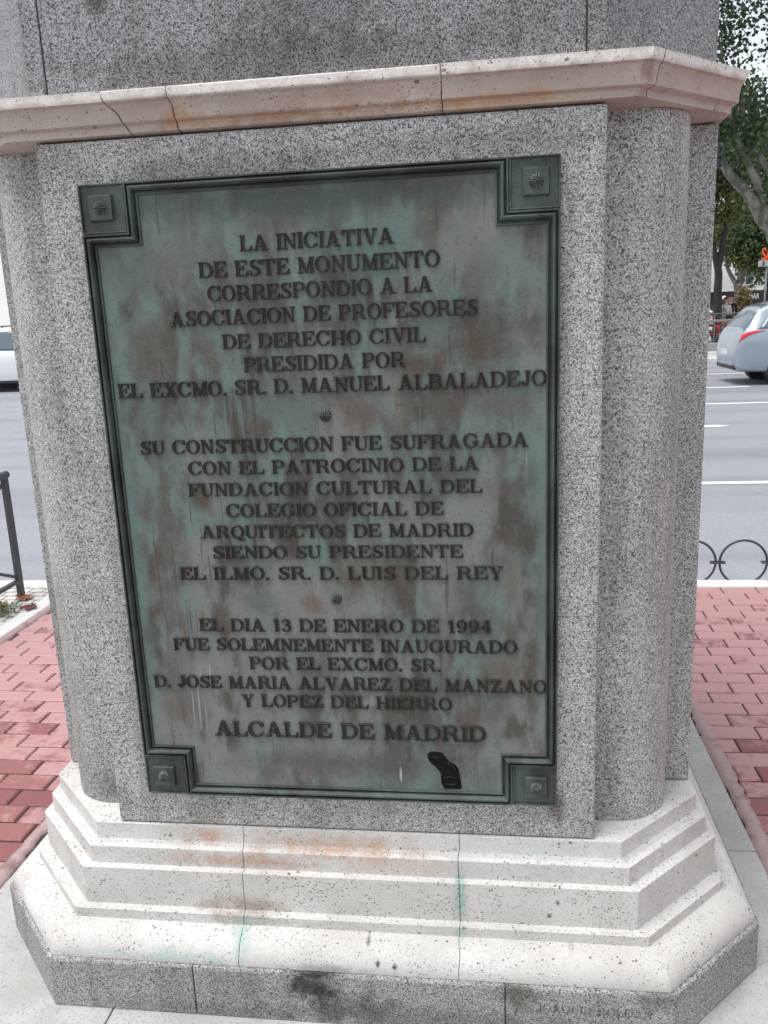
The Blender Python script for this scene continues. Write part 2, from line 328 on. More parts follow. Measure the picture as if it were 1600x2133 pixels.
def ring(levels, cuts, name, mat, gap=.0022, bevel=.0025):
    """cuts: joints on the front, each a list of x per level (a joint may wander); blocks run round the octagon"""
    C = [[x if hasattr(x, '__len__') else 0 for x in c] if False else c for c in cuts]
    def U(c, sgn): return [ufront(lv, (c[j] if hasattr(c, '__len__') else c)+sgn*gap/2) for j, lv in enumerate(levels)]
    for a, b in zip(C[:-1], C[1:]): octa_block(name, levels, U(a, 1), U(b, -1), mat, bevel)
    # from the last joint round the right corner to the back, and from the back to the first joint
    last = [u-8 if u >= 8 else u for u in U(C[-1], 1)]
    g = gap/.9
    octa_block(name, levels, [u-8 for u in U(C[-1], 1)], [1.5-g]*len(levels), mat, bevel)
    octa_block(name, levels, [1.5+g]*len(levels), [3.5-g]*len(levels), mat, bevel)
    octa_block(name, levels, [3.5+g]*len(levels), [5.5-g]*len(levels), mat, bevel)
    octa_block(name, levels, [5.5+g]*len(levels), U(C[0], -1), mat, bevel)
def wob(x, n, a, seed):
    r = random.Random(seed); return [x + r.uniform(-a, a) for _ in range(n)]
# plinth of granite
pl = [(.62, .257, -.03, .003), (.753, .2576, .1298, .003), (.753, .2576, .1298, .137), (.752, .2571, .1262, .1425), (.62, .257, -.03, .1425)]
ring(pl, [-.381, .374], 'plinth_block', MGP, .003, .003)
# limestone base moulding
tor = [(.7065+.0395*math.sin(t), .223+.029*math.sin(t), .0585+.0625*math.sin(t), Z0-.322-.060*(1-math.cos(t))) for t in [R_(a) for a in (0, 12, 24, 36, 48, 60, 72, 82, 90)]]
bs = [(.55, .216, -.12, Z0-.0844), (.6469, .2163, .0057, Z0-.0844), (.6469, .2163, .0057, Z0-.116), (.6484, .2172, .0073, Z0-.1265), (.6535, .2195, .0124, Z0-.1355), (.6631, .2241, .0222, Z0-.1405),
      (.6631, .2241, .0222, Z0-.1435), (.6632, .2241, .0222, Z0-.1885), (.6824, .2275, .0377, Z0-.191), (.6824, .2279, .0377, Z0-.2945), (.7059, .223, .0570, Z0-.2966), (.7059, .2231, .0578, Z0-.322)] + tor + [(.746, .252, .121, Z0-.3868), (.55, .25, -.12, Z0-.3868)]
n = len(bs)
ring(bs, [wob(-.265, n, .0007, 1), [.2675+.0018*math.sin(j*.9) for j in range(n)]], 'base_moulding_block', ML, .0016, .0028)
# cornice: two joints and one wandering crack on the front, one broken corner
co = [(.55, .20, -.10, 2.038), (.55, .20, -.06, 2.041), (.6426, .2245, .0102, 2.048), (.6420, .2250, .0098, 2.0625), (.6553, .2226, .0206, 2.0665), (.6553, .2226, .0210, 2.072), (.6558, .2230, .0222, 2.082), (.6566, .2236, .0258, 2.092), (.6578, .2243, .0325, 2.1005),
      (.6600, .2246, .0412, 2.1032), (.6608, .2374, .0412, 2.124), (.55, .23, -.16, 2.1255)]
cz = [l[3]-Z0 for l in co]
crack = [float(np.interp(z, [1.50, 1.518, 1.532, 1.554, 1.573, 1.595], [-.362, -.367, -.377, -.387, -.407, -.413])) for z in cz]
j1 = [float(np.interp(z, [1.516, 1.541, 1.563, 1.576, 1.592], [-.266, -.268, -.270, -.274, -.274])) for z in cz]
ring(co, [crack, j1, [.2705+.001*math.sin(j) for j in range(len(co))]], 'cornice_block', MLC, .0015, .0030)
mb = MB()                                                       # crack across the broken corner: dark fissure standing in the stone
def fissure(pts, w):
    for (a, b) in zip(pts[:-1], pts[1:]): mb.tube([a, b], w, 5)
cs = [(*path(corners(*l[:3]), .06+.05*((l[3]-2.04)/.08)), l[3]) for l in co[2:-1]]
fissure([Vector(p)+Vector((-.0003, .0003, 0)) for p in cs], .0012)
mb.build('corner_crack', MMO, mon)
# joint mortar behind all the gaps
MMG = plain('grey lime mortar', (.27, .27, .25), .95, var=.3, scale=40)
for lv0, mt in ((pl, MMO), (bs, MMG), (co, MMO)):
    mb = MB(); lv = [(l[0]-.005, l[1], l[2]-.006, l[3]) for l in lv0]; k = len(lv)
    for u in range(8): mb.v += [(*path(corners(*l[:3]), u), l[3]) for l in lv]
    for u in range(8):
        for j in range(1, k-2):
            a = u*k+j; b = ((u+1) % 8)*k+j; mb.f.append((a, a+1, b+1, b)); mb.mi.append(0)
    mb.build('joint_mortar', mt, mon)
# shaft: four rounded corner stones and four panels
def corner_stone(sx, sy):
    mb = MB(); yr, xs, r = .080, .782, .135
    pts = [(.45, yr), (xs-r, yr)] + [(xs-r+r*math.sin(R_(a)), yr+r-r*math.cos(R_(a))) for a in range(5, 90, 5)] + [(xs, yr+r), (xs, .42), (.45, .42)]
    P = [(sx*x, CY+sy*(y-CY)) for x, y in pts]; k = len(P)
    mb.add([(x, y, z) for z in (Z0-.0835, Z0+1.515) for x, y in P], [tuple(range(k-1, -1, -1)), tuple(range(k, 2*k))] + [(i, (i+1) % k, k+(i+1) % k, k+i) for i in range(k)])
    o = mb.build('corner_stone', MG, mon, smooth=True, autosmooth=30); return o
for sx in (-1, 1):
    for sy in (1, -1): corner_stone(sx, sy)
PZ0, PZ1 = Z0-.0789-.003, Z0+1.512
MB().box(-.5855, .5855, 0, .11, PZ0, PZ1).build('front_panel', MG, mon, bevel=.004)
MB().box(-.5855, .5855, 2*CY-.11, 2*CY, PZ0, PZ1).build('back_panel', MG, mon, bevel=.004)
for s in (-1, 1): MB().box(s*.857 if s < 0 else .747, -.747 if s < 0 else .857, CY-.5855, CY+.5855, PZ0, PZ1).build('side_panel', MG, mon, bevel=.004)
# upper block
ub = [(.585, .2, -.14, 2.1258), (.585, .262, -.0095, 2.1258), (.585, .262, -.0095, 3.7), (.585, .2, -.14, 3.7)]
ring(ub, [-.547, .5455], 'upper_block', MGU, .003, .002)
lv = [(.580, .262, -.016, 2.1258), (.580, .262, -.016, 3.695)]; mb = MB()
for u in range(8): mb.v += [(*path(corners(*l[:3]), u), l[3]) for l in lv]
mb.f = [(2*u, 2*u+1, (2*u+3) % 16, (2*u+2) % 16) for u in range(8)] + [tuple(range(1, 16, 2))]; mb.mi = [0]*9
mb.build('upper_core', MMO, mon)
cap = [(.55, .25, -.05, 3.70), (.60, .262, .03, 3.70), (.60, .262, .03, 3.80), (.56, .25, -.03, 3.82), (.3, .15, -.3, 3.82)]
ring(cap, [-.3, .3], 'cap_block', MLC, .003, .003)

# ------------------------------------------------------------------ bronze plaque
plq = empty('commemorative_plaque', (0.0015, 0, .540), 'green patinated bronze plaque with raised Spanish inscription on the granite pedestal', 'plaque')
X0, X1, PB, PT = -.494, .497, .5405, 1.9555
def poly12(t):           # outline of the plaque with its four corners notched out, grown by t from the field edge
    m = .026; nx = .1265; a, b, c, d = X0+m, X1-m, PB+m, PT-m; k = nx-m
    q = [(a+k, c), (b-k, c), (b-k, c+k), (b, c+k), (b, d-k), (b-k, d-k), (b-k, d), (a+k, d), (a+k, d-k), (a, d-k), (a, c+k), (a+k, c+k)]
    dx = [-1, 1, 1, 1, 1, 1, 1, -1, -1, -1, -1, -1]; dz = [-1, -1, -1, -1, 1, 1, 1, 1, 1, 1, -1, -1]
    return [(x+t*i, z+t*j) for (x, z), i, j in zip(q, dx, dz)]
FH = .006
f0 = poly12(0.001)
MB().prism(f0, 0.002, -FH).build('back_plate', MBF, plq)
prof = [(0, .003), (0, .0100), (.0032, .0112), (.0042, .0045), (.0074, .0045), (.0084, .0135), (.0112, .0200), (.0152, .0218), (.0176, .0185), (.0182, .0085), (.0212, .0085), (.0220, .0188), (.0257, .0190), (.026, .0170), (.026, -.001)]
mb = MB()
for t, h in prof: mb.v += [(x, -h, z) for x, z in poly12(t)]
for i in range(len(prof)-1):
    for j in range(12): mb.f.append((i*12+j, i*12+(j+1) % 12, (i+1)*12+(j+1) % 12, (i+1)*12+j)); mb.mi.append(0)
mb.build('frame_moulding', MBR, plq, bevel=.0006, seg=2)
def rosette_mesh(rad, hgt, petals=12):
    mb = MB(); nth = petals*10; nr = 9
    mb.v.append((0, -hgt*.80, 0))
    for i in range(1, nr+1):
        q = i/nr
        for j in range(nth):
            t = 2*math.pi*j/nth; rib = abs(math.cos(petals*t/2))**.7
            rr = rad*q*(1-.07*(1-rib)*q); body = math.sqrt(max(0, 1-q*q))
            h = hgt*body*(1-.78*(1-rib)*min(1, q*2.2)) + hgt*.24*math.exp(-(q/.16)**2)
            if i == nr: h = -.0006
            mb.v.append((rr*math.cos(t), -h, rr*math.sin(t)))
    for j in range(nth): mb.f.append((0, 1+j, 1+(j+1) % nth))
    for i in range(nr-1):
        for j in range(nth):
            a = 1+i*nth+j; b = 1+i*nth+(j+1) % nth; mb.f.append((a, a+nth, b+nth, b))
    mb.mi = [0]*len(mb.f); return mb
BS = .100
blk = None
for bx, bz in ((X0, PT), (X1, PT), (X0, PB), (X1, PB)):
    sx = 1 if bx < 0 else -1; sz = 1 if bz < 1 else -1
    x0, x1 = sorted((bx, bx+sx*BS)); z0, z1 = sorted((bz, bz+sz*BS))
    mb = MB(); mb.box(x0, x1, -.0125, .002, z0, z1); e = .0045
    for q in ((x0, x1, z0, z0+e), (x0, x1, z1-e, z1), (x0, x0+e, z0+e, z1-e), (x1-e, x1, z0+e, z1-e)): mb.box(q[0]+.0004, q[1]-.0004, -.0172, -.0120, q[2]+.0004, q[3]-.0004)
    b = mb.build('corner_block', MBR, plq, bevel=.0012)
    cx, czz = bx+sx*.0475, bz+sz*.0485; mb = MB()
    a0, a1 = .0272, .0248
    mb.add([(cx+i*a0, -.0122, czz+j*a0) for i, j in ((-1, -1), (1, -1), (1, 1), (-1, 1))] + [(cx+i*a1, -.0205, czz+j*a1) for i, j in ((-1, -1), (1, -1), (1, 1), (-1, 1))],
           [(0,1,2,3), (4,5,6,7)] + [(i, (i+1) % 4, 4+(i+1) % 4, 4+i) for i in range(4)])
    sq = mb.build('raised_square', MBR, b, bevel=.0012)
    mb = rosette_mesh(.0150, .0100)
    mb.v = [(x+cx, y-.0203, z+czz) for x, y, z in mb.v]
    mb.build('rosette', MBO, b, smooth=True)
for rx, rz in ((.0033, 1.4602), (.0038, 1.0441)):
    mb = rosette_mesh(.0142, .0120); mb.v = [(x+rx, y-FH, z+rz) for x, y, z in mb.v]
    mb.build('rosette', MBO, plq, smooth=True)
sm = [(.2, .662), (.208, .668), (.222, .667), (.233, .666), (.241, .655), (.252, .642), (.263, .636), (.272, .626), (.274, .611), (.278, .573), (.27, .571), (.254, .572), (.237, .571), (.231, .588), (.23, .609), (.221, .626), (.209, .637), (.2, .647)]
MB().prism([(x+.001*math.sin(i*2.3), z) for i, (x, z) in enumerate(sm)], -FH+.001, -FH-.0012).build('black_smear', MBK, plq, bevel=.0006)
m = MB()
for pp in ([(.212, .655), (.222, .652), (.232, .652)], [(.245, .640), (.254, .634), (.262, .628), (.266, .618)], [(.236, .600), (.25, .604), (.268, .600)], [(.24, .585), (.256, .582), (.27, .586)]):
    m.tube([(x, -FH-.0010, z) for x, z in pp], .0014, 6)
m.build('smear_wrinkle', plain('wrinkled tar film', (.011, .011, .011), .42, spec=.3), plq, smooth=True)

# --- slab serif capitals, drawn as masks, smoothed a little like worn castings, then traced
NG = 110; gx0, gx1, gy0, gy1 = -.15, 1.3, -.35, 1.2
gw, gh = int((gx1-gx0)*NG), int((gy1-gy0)*NG)
GX, GY = np.meshgrid(gx0+(np.arange(gw)+.5)/NG, gy0+(np.arange(gh)+.5)/NG)
T, t_, sv, so = .185, .085, .075, .075
def rect(x0, y0, x1, y1): return (GX >= x0) & (GX <= x1) & (GY >= y0) & (GY <= y1)
def ell(cx, cy, rx, ry): return ((GX-cx)/rx)**2 + ((GY-cy)/ry)**2 <= 1
def pol(*p):
    m = np.zeros(GX.shape, bool); k = len(p)
    for i in range(k):
        (xa, ya), (xb, yb) = p[i], p[(i+1) % k]
        if ya == yb: continue
        c = ((ya > GY) != (yb > GY)) & (GX < (xb-xa)*(GY-ya)/(yb-ya)+xa); m ^= c
    return m
def stem(x, a=0, b=1, w=T): return rect(x, a, x+w, b)
def ser(x, y, w=T):            # bracketed serif under (y=0) or over (y=1) a stem at x
    s = rect(x-so, 0, x+w+so, sv) if y == 0 else rect(x-so, 1-sv, x+w+so, 1)
    d = 1 if y == 0 else -1; y1 = y+d*sv
    return s | pol((x-.04, y1), (x, y1+d*.05), (x+w, y1+d*.05), (x+w+.04, y1))
def bowl(x0, y0, y1, xr, w=T, th=t_):
    h = (y1-y0)/2; xc = max(x0+w, xr-h*.95); m = (y0+y1)/2
    return (rect(x0, y0, xc, y1) | (ell(xc, m, xr-xc, h) & (GX >= xc))) & ~(rect(x0+.1, y0+th, xc, y1-th) | (ell(xc, m, xr-xc-w, h-th) & (GX >= xc)))
def spine(pts, rad, n=14):
    P = [Vector((*p, r)) for p, r in zip(pts, rad)]; m = np.zeros(GX.shape, bool); P = [P[0]]+P+[P[-1]]
    for i in range(1, len(P)-2):
        for s in range(n):
            u = s/n; a, b, c, d = P[i-1:i+3]
            q = .5*((2*b)+(c-a)*u+(2*a-5*b+4*c-d)*u*u+(3*b-a-3*c+d)*u**3); m |= ell(q.x, q.y, q.z, q.z)
    return m
topb = lambda x: pol((x, 1), (x, .68), (x-.06, .68), (x-.15, 1-t_)) ; botb = lambda x: pol((x, 0), (x, .33), (x-.06, .33), (x-.16, t_))
mid = lambda: rect(.2, .465, .54, .465+t_) | rect(.49, .34, .55, .67)
G = {}
G['A'] = (pol((.38,1),(.55,1),(.87,0),(.655,0)) | pol((.38,1),(.47,1),(.21,0),(.12,0)) | rect(.22,.27,.72,.27+t_) | rect(0,0,.33,sv) | rect(.56,0,.97,sv), .97)
G['B'] = (stem(.07) | rect(0,0,.2,sv) | rect(0,1-sv,.2,1) | bowl(.07,.47,1,.76) | bowl(.07,0,.545,.83), .84)
cc = ell(.45,.5,.45,.52) & ~ell(.47,.5,.265,.44)
G['C'] = ((cc & ~rect(.62,.30,1,.70)) | rect(.77,.64,.84,1.0) | pol((.6,.12),(.7,.2),(.84,.30),(.86,.25),(.7,.05)), .88)
G['G'] = ((cc & ~rect(.62,.40,1,.70)) | rect(.77,.64,.84,1.0) | rect(.66,.06,.845,.42) | rect(.56,.40,.95,.475), .95)
G['D'] = (stem(.07) | rect(0,0,.2,sv) | rect(0,1-sv,.2,1) | bowl(.07,0,1,.90), .90)
ee = stem(.07) | rect(0,1-t_,.74,1) | topb(.75) | mid()
G['E'] = (ee | rect(0,0,.77,t_) | botb(.80), .80)
G['F'] = (ee | ser(.07,0), .76)
G['H'] = (stem(.07)|ser(.07,0)|ser(.07,1)|stem(.63)|ser(.63,0)|ser(.63,1)|rect(.2,.46,.7,.46+t_), .90)
G['I'] = (stem(.075)|ser(.075,0)|ser(.075,1), .335)
G['J'] = (stem(.30,.22,1)|ser(.30,1)|(ell(.255,.24,.23,.26)&~ell(.20,.26,.10,.19)&(GY<.26)&(GX>.1))|ell(.11,.22,.11,.11), .57)
G['L'] = (stem(.07)|ser(.07,1)|rect(0,0,.73,t_)|botb(.75), .76)
G['M'] = (rect(.10,0,.185,1)|stem(.74)|pol((.05,1),(.29,1),(.57,.14),(.47,0),(.44,0))|pol((.76,1),(.84,1),(.53,0),(.44,0))|rect(0,1-sv,.2,1)|rect(.8,1-sv,1.0,1)|rect(0,0,.30,sv)|ser(.74,0), 1.0)
G['N'] = (rect(.11,0,.195,1)|rect(.68,0,.765,1)|pol((.05,1),(.29,1),(.765,.06),(.765,0),(.66,0))|rect(0,1-sv,.2,1)|rect(0,0,.315,sv)|rect(.57,1-sv,.88,1), .88)
oo = ell(.45,.5,.45,.52)&~ell(.45,.5,.255,.44)
G['O'] = (oo, .90)
G['Q'] = (oo|spine([(.36,.12),(.5,.10),(.62,-.08),(.76,-.17),(.92,-.08)],[.05,.06,.08,.06,.03]), .90)
G['P'] = (stem(.07)|ser(.07,0)|rect(0,1-sv,.2,1)|bowl(.07,.43,1,.79), .79)
G['R'] = (stem(.07)|ser(.07,0)|rect(0,1-sv,.2,1)|bowl(.07,.45,1,.79)|pol((.36,.5),(.56,.5),(.72,.36),(.80,.10),(.93,.09),(.93,0),(.70,0),(.61,.08),(.54,.36)), .92)
G['S'] = (spine([(.63,.80),(.50,.94),(.34,.95),(.17,.82),(.22,.62),(.40,.50),(.58,.38),(.62,.19),(.45,.05),(.28,.06),(.12,.20)],[.03,.045,.05,.085,.095,.10,.10,.09,.05,.045,.03])|rect(.63,.66,.695,1.0)|rect(.06,0,.125,.34), .74)
G['T'] = (stem(.325)|ser(.325,0)|rect(0,1-t_,.835,1)|pol((0,1),(0,.66),(.055,.66),(.15,1-t_))|pol((.835,1),(.835,.66),(.78,.66),(.685,1-t_)), .835)
G['U'] = (stem(.07,.30,1)|ser(.07,1)|rect(.655,.30,.735,1)|rect(.55,1-sv,.84,1)|(ell(.4025,.31,.3325,.33)&~ell(.455,.32,.20,.235)&(GY<.315)), .84)
G['V'] = (pol((.07,1),(.29,1),(.56,.12),(.50,-.02),(.44,-.02))|pol((.70,1),(.79,1),(.52,-.02),(.45,-.02))|rect(0,1-sv,.39,1)|rect(.58,1-sv,.90,1), .90)
G['X'] = (pol((.07,1),(.30,1),(.83,0),(.59,0))|pol((.68,1),(.77,1),(.22,0),(.13,0))|rect(0,1-sv,.38,1)|rect(.56,1-sv,.87,1)|rect(.02,0,.34,sv)|rect(.5,0,.9,sv), .90)
G['Y'] = (pol((.06,1),(.28,1),(.53,.44),(.34,.44))|pol((.67,1),(.76,1),(.52,.42),(.45,.42))|stem(.345,0,.5)|ser(.345,0)|rect(0,1-sv,.37,1)|rect(.56,1-sv,.86,1), .86)
G['Z'] = (rect(.05,1-t_,.76,1)|rect(0,0,.74,t_)|pol((.52,1),(.76,1),(.24,0),(0,0))|pol((.05,1),(.05,.68),(.11,.68),(.2,1-t_))|botb(.78), .79)
G['1'] = (stem(.19)|ser(.19,0)|pol((.19,1),(.30,1),(.30,.86),(.19,.86),(.04,.76),(.04,.85)), .52)
G['3'] = (spine([(.12,.80),(.22,.94),(.38,.95),(.53,.78),(.46,.60),(.28,.53)],[.07,.05,.05,.09,.07,.045])|spine([(.28,.53),(.50,.46),(.58,.27),(.44,.06),(.26,.05),(.11,.20)],[.045,.06,.095,.05,.045,.075]), .68)
G['4'] = (stem(.40,0,1,.175)|ser(.40,0,.175)|rect(.02,.25,.72,.25+t_)|pol((.40,1),(.5,1),(.11,.28),(.02,.28)), .73)
G['9'] = ((ell(.34,.67,.33,.345)&~ell(.34,.67,.145,.26))|spine([(.58,.62),(.58,.40),(.50,.18),(.36,.06),(.20,.06),(.13,.15)],[.09,.09,.07,.05,.045,.07]), .69)
G['.'] = (ell(.12,.085,.115,.105), .25)
def blur(a, s):
    k = np.exp(-.5*(np.arange(-4, 5)/s)**2); k /= k.sum()
    a = np.apply_along_axis(lambda r: np.convolve(r, k, 'same'), 0, a); return np.apply_along_axis(lambda r: np.convolve(r, k, 'same'), 1, a)
def trace(a, lvl=.5):
    nxt = {}; h, w = a.shape; B = a > lvl
    def pt(e):
        (i, j, k) = e
        if k == 0: f = (lvl-a[i, j])/(a[i, j+1]-a[i, j]); return (j+f, i)
        f = (lvl-a[i, j])/(a[i+1, j]-a[i, j]); return (j, i+f)
    idx = B[:-1, :-1]*1+B[:-1, 1:]*2+B[1:, 1:]*4+B[1:, :-1]*8
    for i, j in zip(*np.nonzero((idx > 0) & (idx < 15))):
        c = idx[i, j]; e0, e1, e2, e3 = (i, j, 0), (i, j+1, 1), (i+1, j, 0), (i, j, 1)
        tab = {1: [(e3, e0)], 2: [(e0, e1)], 3: [(e3, e1)], 4: [(e1, e2)], 5: [(e3, e0), (e1, e2)], 6: [(e0, e2)], 7: [(e3, e2)], 8: [(e2, e3)], 9: [(e2, e0)], 10: [(e0, e1), (e2, e3)], 11: [(e2, e1)], 12: [(e1, e3)], 13: [(e1, e0)], 14: [(e0, e3)]}
        for s, e in tab[int(c)]: nxt[s] = e
    loops = []
    while nxt:
        s = next(iter(nxt)); L = []; e = s
        while e in nxt: L.append(e); e = nxt.pop(e)
        P = np.array([pt(x) for x in L]); loops.append(np.stack([gx0+(P[:, 0]+.5)/NG, gy0+(P[:, 1]+.5)/NG], 1))
    return loops
def rdp(P, eps):
    def rec(a, b):
        if b <= a+1: return []
        d = P[b]-P[a]; L = np.hypot(*d) or 1e-9; q = P[a+1:b]-P[a]; dist = np.abs(q[:, 0]*d[1]-q[:, 1]*d[0])/L; k = int(dist.argmax())
        if dist[k] < eps: return []
        k += a+1; return rec(a, k)+[k]+rec(k, b)
    m = len(P)//2; return P[[0]+rec(0, m)+[m]+rec(m, len(P)-1)]
GM = {}
def glyph(ch, cap_depth=.13, bev=.026):
    if (ch, cap_depth) in GM: return GM[ch, cap_depth]
    cu = bpy.data.curves.new('glyph', 'CURVE'); cu.dimensions = '2D'; cu.fill_mode = 'BOTH'; cu.extrude = cap_depth/2-bev; cu.bevel_depth = bev; cu.bevel_resolution = 1; cu.offset = -bev*.8
    for L in trace(blur(G[ch][0].astype(float), 1.7)):
        if len(L) < 8: continue
        Q = rdp(L, .0045); sp = cu.splines.new('POLY'); sp.points.add(len(Q)-1); sp.use_cyclic_u = True
        for p, (x, y) in zip(sp.points, Q): p.co = (x, y, 0, 1)
    ob = bpy.data.objects.new('glyph', cu); me = bpy.data.meshes.new_from_object(ob)
    v = [tuple(q.co) for q in me.vertices]; f = [tuple(p.vertices) for p in me.polygons]
    bpy.data.objects.remove(ob); bpy.data.meshes.remove(me); bpy.data.curves.remove(cu)
    GM[ch, cap_depth] = (v, f, G[ch][1]); return GM[ch, cap_depth]
LSP, WSP = .055, .46
def text_line(s, xa, xb, zb, cap, name, mat, parent, yface, depth=.13, edge=None):
    """lettering on a vertical face looking to -y; xa, xb: ends of the line, zb: baseline, cap: capital height"""
    w = 0
    for i, ch in enumerate(s): w += WSP if ch == ' ' else G[ch][1] + (LSP if i < len(s)-1 and s[i+1] != ' ' else 0)
    sx = (xb-xa)/w; x = 0; mb = MB(); r = random.Random(s)
    for ch in s:
        if ch == ' ': x += WSP; continue
        v, f, gwid = glyph(ch, depth); a = r.uniform(-.012, .012); dz = r.uniform(-.012, .012)
        base = len(mb.f); mb.add([(xa+(x+px-a*py)*sx, yface-(pz+depth/2)*cap, zb+(py+a*px+dz)*cap) for px, py, pz in v], f); x += gwid+LSP
        if edge:                        # arrises get a lighter colour as painted highlight: sloping faces between front and sides
            for q, fc in enumerate(f):
                zs = [v[i][2] for i in fc]
                if len(fc) < 6 and min(zs) > depth/2-.027 and max(zs)-min(zs) > .004: mb.mi[base+q] = 1
    return mb.build(name, [mat, edge] if edge else mat, parent)
LINES = [("LA INICIATIVA",-.1570,.1645,1.8068,.0315), ("DE ESTE MONUMENTO",-.2504,.2543,1.7573,.0321), ("CORRESPONDIO A LA",-.2353,.2388,1.7083,.0318), ("ASOCIACION DE PROFESORES",-.3232,.3304,1.6591,.0318),
 ("DE DERECHO CIVIL",-.2116,.2210,1.6081,.0312), ("PRESIDIDA POR",-.1687,.1783,1.5579,.0322), ("EL EXCMO. SR. D. MANUEL ALBALADEJO",-.4583,.4626,1.5101,.0322), ("SU CONSTRUCCION FUE SUFRAGADA",-.4222,.4291,1.3833,.0310),
 ("CON EL PATROCINIO DE LA",-.3146,.3227,1.3351,.0303), ("FUNDACION CULTURAL DEL",-.3195,.3326,1.2860,.0300), ("COLEGIO OFICIAL DE",-.2359,.2482,1.2371,.0305), ("ARQUITECTOS DE MADRID",-.2996,.3126,1.1884,.0300),
 ("SIENDO SU PRESIDENTE",-.2762,.2882,1.1404,.0295), ("EL ILMO. SR. D. LUIS DEL REY",-.3589,.3673,1.0902,.0302), ("EL DIA 13 DE ENERO DE 1994",-.3247,.3411,.9643,.0308), ("FUE SOLEMNEMENTE INAUGURADO",-.3920,.4055,.9160,.0304),
 ("POR EL EXCMO. SR.",-.2113,.2312,.8701,.0306), ("D. JOSE MARIA ALVAREZ DEL MANZANO",-.4505,.4650,.8205,.0312), ("Y LOPEZ DEL HIERRO",-.2378,.2546,.7743,.0306), ("ALCALDE DE MADRID",-.3109,.3316,.6969,.0387)]
for s, xa, xb, zb, cap in LINES:
    text_line(s, xa, xb, zb, cap, 'inscription_line', MBL, plq, -FH+.0005, .17, MBE)
# mason's name on the plinth: raised letters, shade of cuts put into colour
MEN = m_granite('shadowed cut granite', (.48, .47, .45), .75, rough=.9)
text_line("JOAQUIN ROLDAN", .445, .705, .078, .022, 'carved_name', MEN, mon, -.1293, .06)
# ------------------------------------------------------------------ ground, pavement, road
def m_asphalt():
    k = NT('worn asphalt'); P = k.pos
    n1 = k.noise(P, .6, 5, .6); n2 = k.noise(P, 120, 3, .7); v = k.voro(P, 150, 'Color'); sc = k.n('ShaderNodeSeparateColor'); k.L.new(v, sc.inputs[0])
    c = k.mix(n1, (.24, .25, .275), (.30, .31, .34)); c = k.mix(k.mr(sc.outputs[0], .6, 1, 0, .6), c, (.45, .455, .48)); c = k.mix(k.mr(n2, .55, .75, 0, .55), c, (.13, .133, .15))
    tyre = k.noise(k.mapping(P, (.03, 1, 1)), 1.1, 3, .5); c = k.mix(k.mr(tyre, .45, .65, 0, .45), c, (.17, .175, .19)); c = k.mix(k.mr(k.noise(P, 1.5, 6, .7), .56, .70, 0, .4), c, (.16, .165, .18))
    return k.fin(c, .5, k.math('ADD', n2, sc.outputs[0]), .5, .004, spec=.5)
def m_slab():
    k = NT('pale bush-hammered granite slab'); P = k.pos
    n1 = k.noise(P, 3.5, 5, .6); n2 = k.noise(P, 170, 3, .7); n3 = k.noise(P, 60, 3, .6)
    c = k.mix(k.mr(n1, .3, .7), (.36, .355, .34), (.50, .495, .48)); c = k.mix(k.mr(n2, .53, .66, 0, .7), c, (.20, .195, .185)); c = k.mix(k.mr(n3, .58, .75, 0, .4), c, (.33, .32, .30))
    nz = k.noise(P, 14, 4, .6)
    for cc, rr, cl, st in (((.0, -.22, 0), (.6, .07, .1), (.18, .175, .165), .7), ((.25, -.16, 0), (.25, .06, .1), (.10, .10, .095), .7), ((-.35, -.20, 0), (.35, .05, .1), (.40, .50, .47), .5), ((-.84, -.02, 0), (.10, .22, .1), (.36, .35, .33), .6), ((1.05, .6, 0), (.12, .5, .1), (.40, .39, .36), .5), ((.95, -.10, 0), (.16, .12, .1), (.38, .36, .33), .6)):
        c = k.mix(k.math('MULTIPLY', k.blob(cc, rr, .8, nz), st), c, cl)
    return k.fin(c, .75, k.math('ADD', n2, n3), .4, .003, spec=.35)
def m_kerb():
    k = NT('pale granite kerbstone'); P = k.pos; n2 = k.noise(P, 140, 3, .7); n1 = k.noise(P, 4, 4, .6)
    c = k.mix(n1, (.55, .545, .53), (.70, .695, .68)); c = k.mix(k.mr(n2, .56, .68, 0, .6), c, (.28, .27, .26))
    return k.fin(c, .7, n2, .3, .003)
def m_brick():
    k = NT('red paving brick'); P = k.pos; i = k.island
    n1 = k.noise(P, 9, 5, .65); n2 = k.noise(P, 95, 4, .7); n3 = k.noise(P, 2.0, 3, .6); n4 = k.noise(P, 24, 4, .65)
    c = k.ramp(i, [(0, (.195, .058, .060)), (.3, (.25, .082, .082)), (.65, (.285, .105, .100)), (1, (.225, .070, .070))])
    # dusty bloom: pale film in patches, with painted sky sheen for the far bricks
    dust_sheen = k.math('ADD', k.math('MULTIPLY', n1, .55), k.math('ADD', k.math('MULTIPLY', n4, .35), k.math('MULTIPLY', i, .28)))
    sheen_cut = k.math('MULTIPLY', k.blob((0, -.1, 0), (6, 1.85, 3), .5, n3, .25), -.26); dust_sheen = k.math('ADD', k.math('ADD', dust_sheen, sheen_cut), .13); c = k.mix(k.mr(dust_sheen, .50, .66, .0, .72), c, (.50, .29, .28))  # keeps the painted sheen off the bricks near the monument
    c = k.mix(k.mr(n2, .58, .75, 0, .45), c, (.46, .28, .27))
    return k.fin(c, k.mr(dust_sheen, .45, .65, .26, .42), k.math('ADD', n2, k.math('MULTIPLY', n4, .6)), .3, .003, spec=.55)
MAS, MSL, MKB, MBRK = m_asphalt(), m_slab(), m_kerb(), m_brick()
MSAND = plain('dark sandy joint', (.05, .038, .034), .95, var=.4, scale=60)
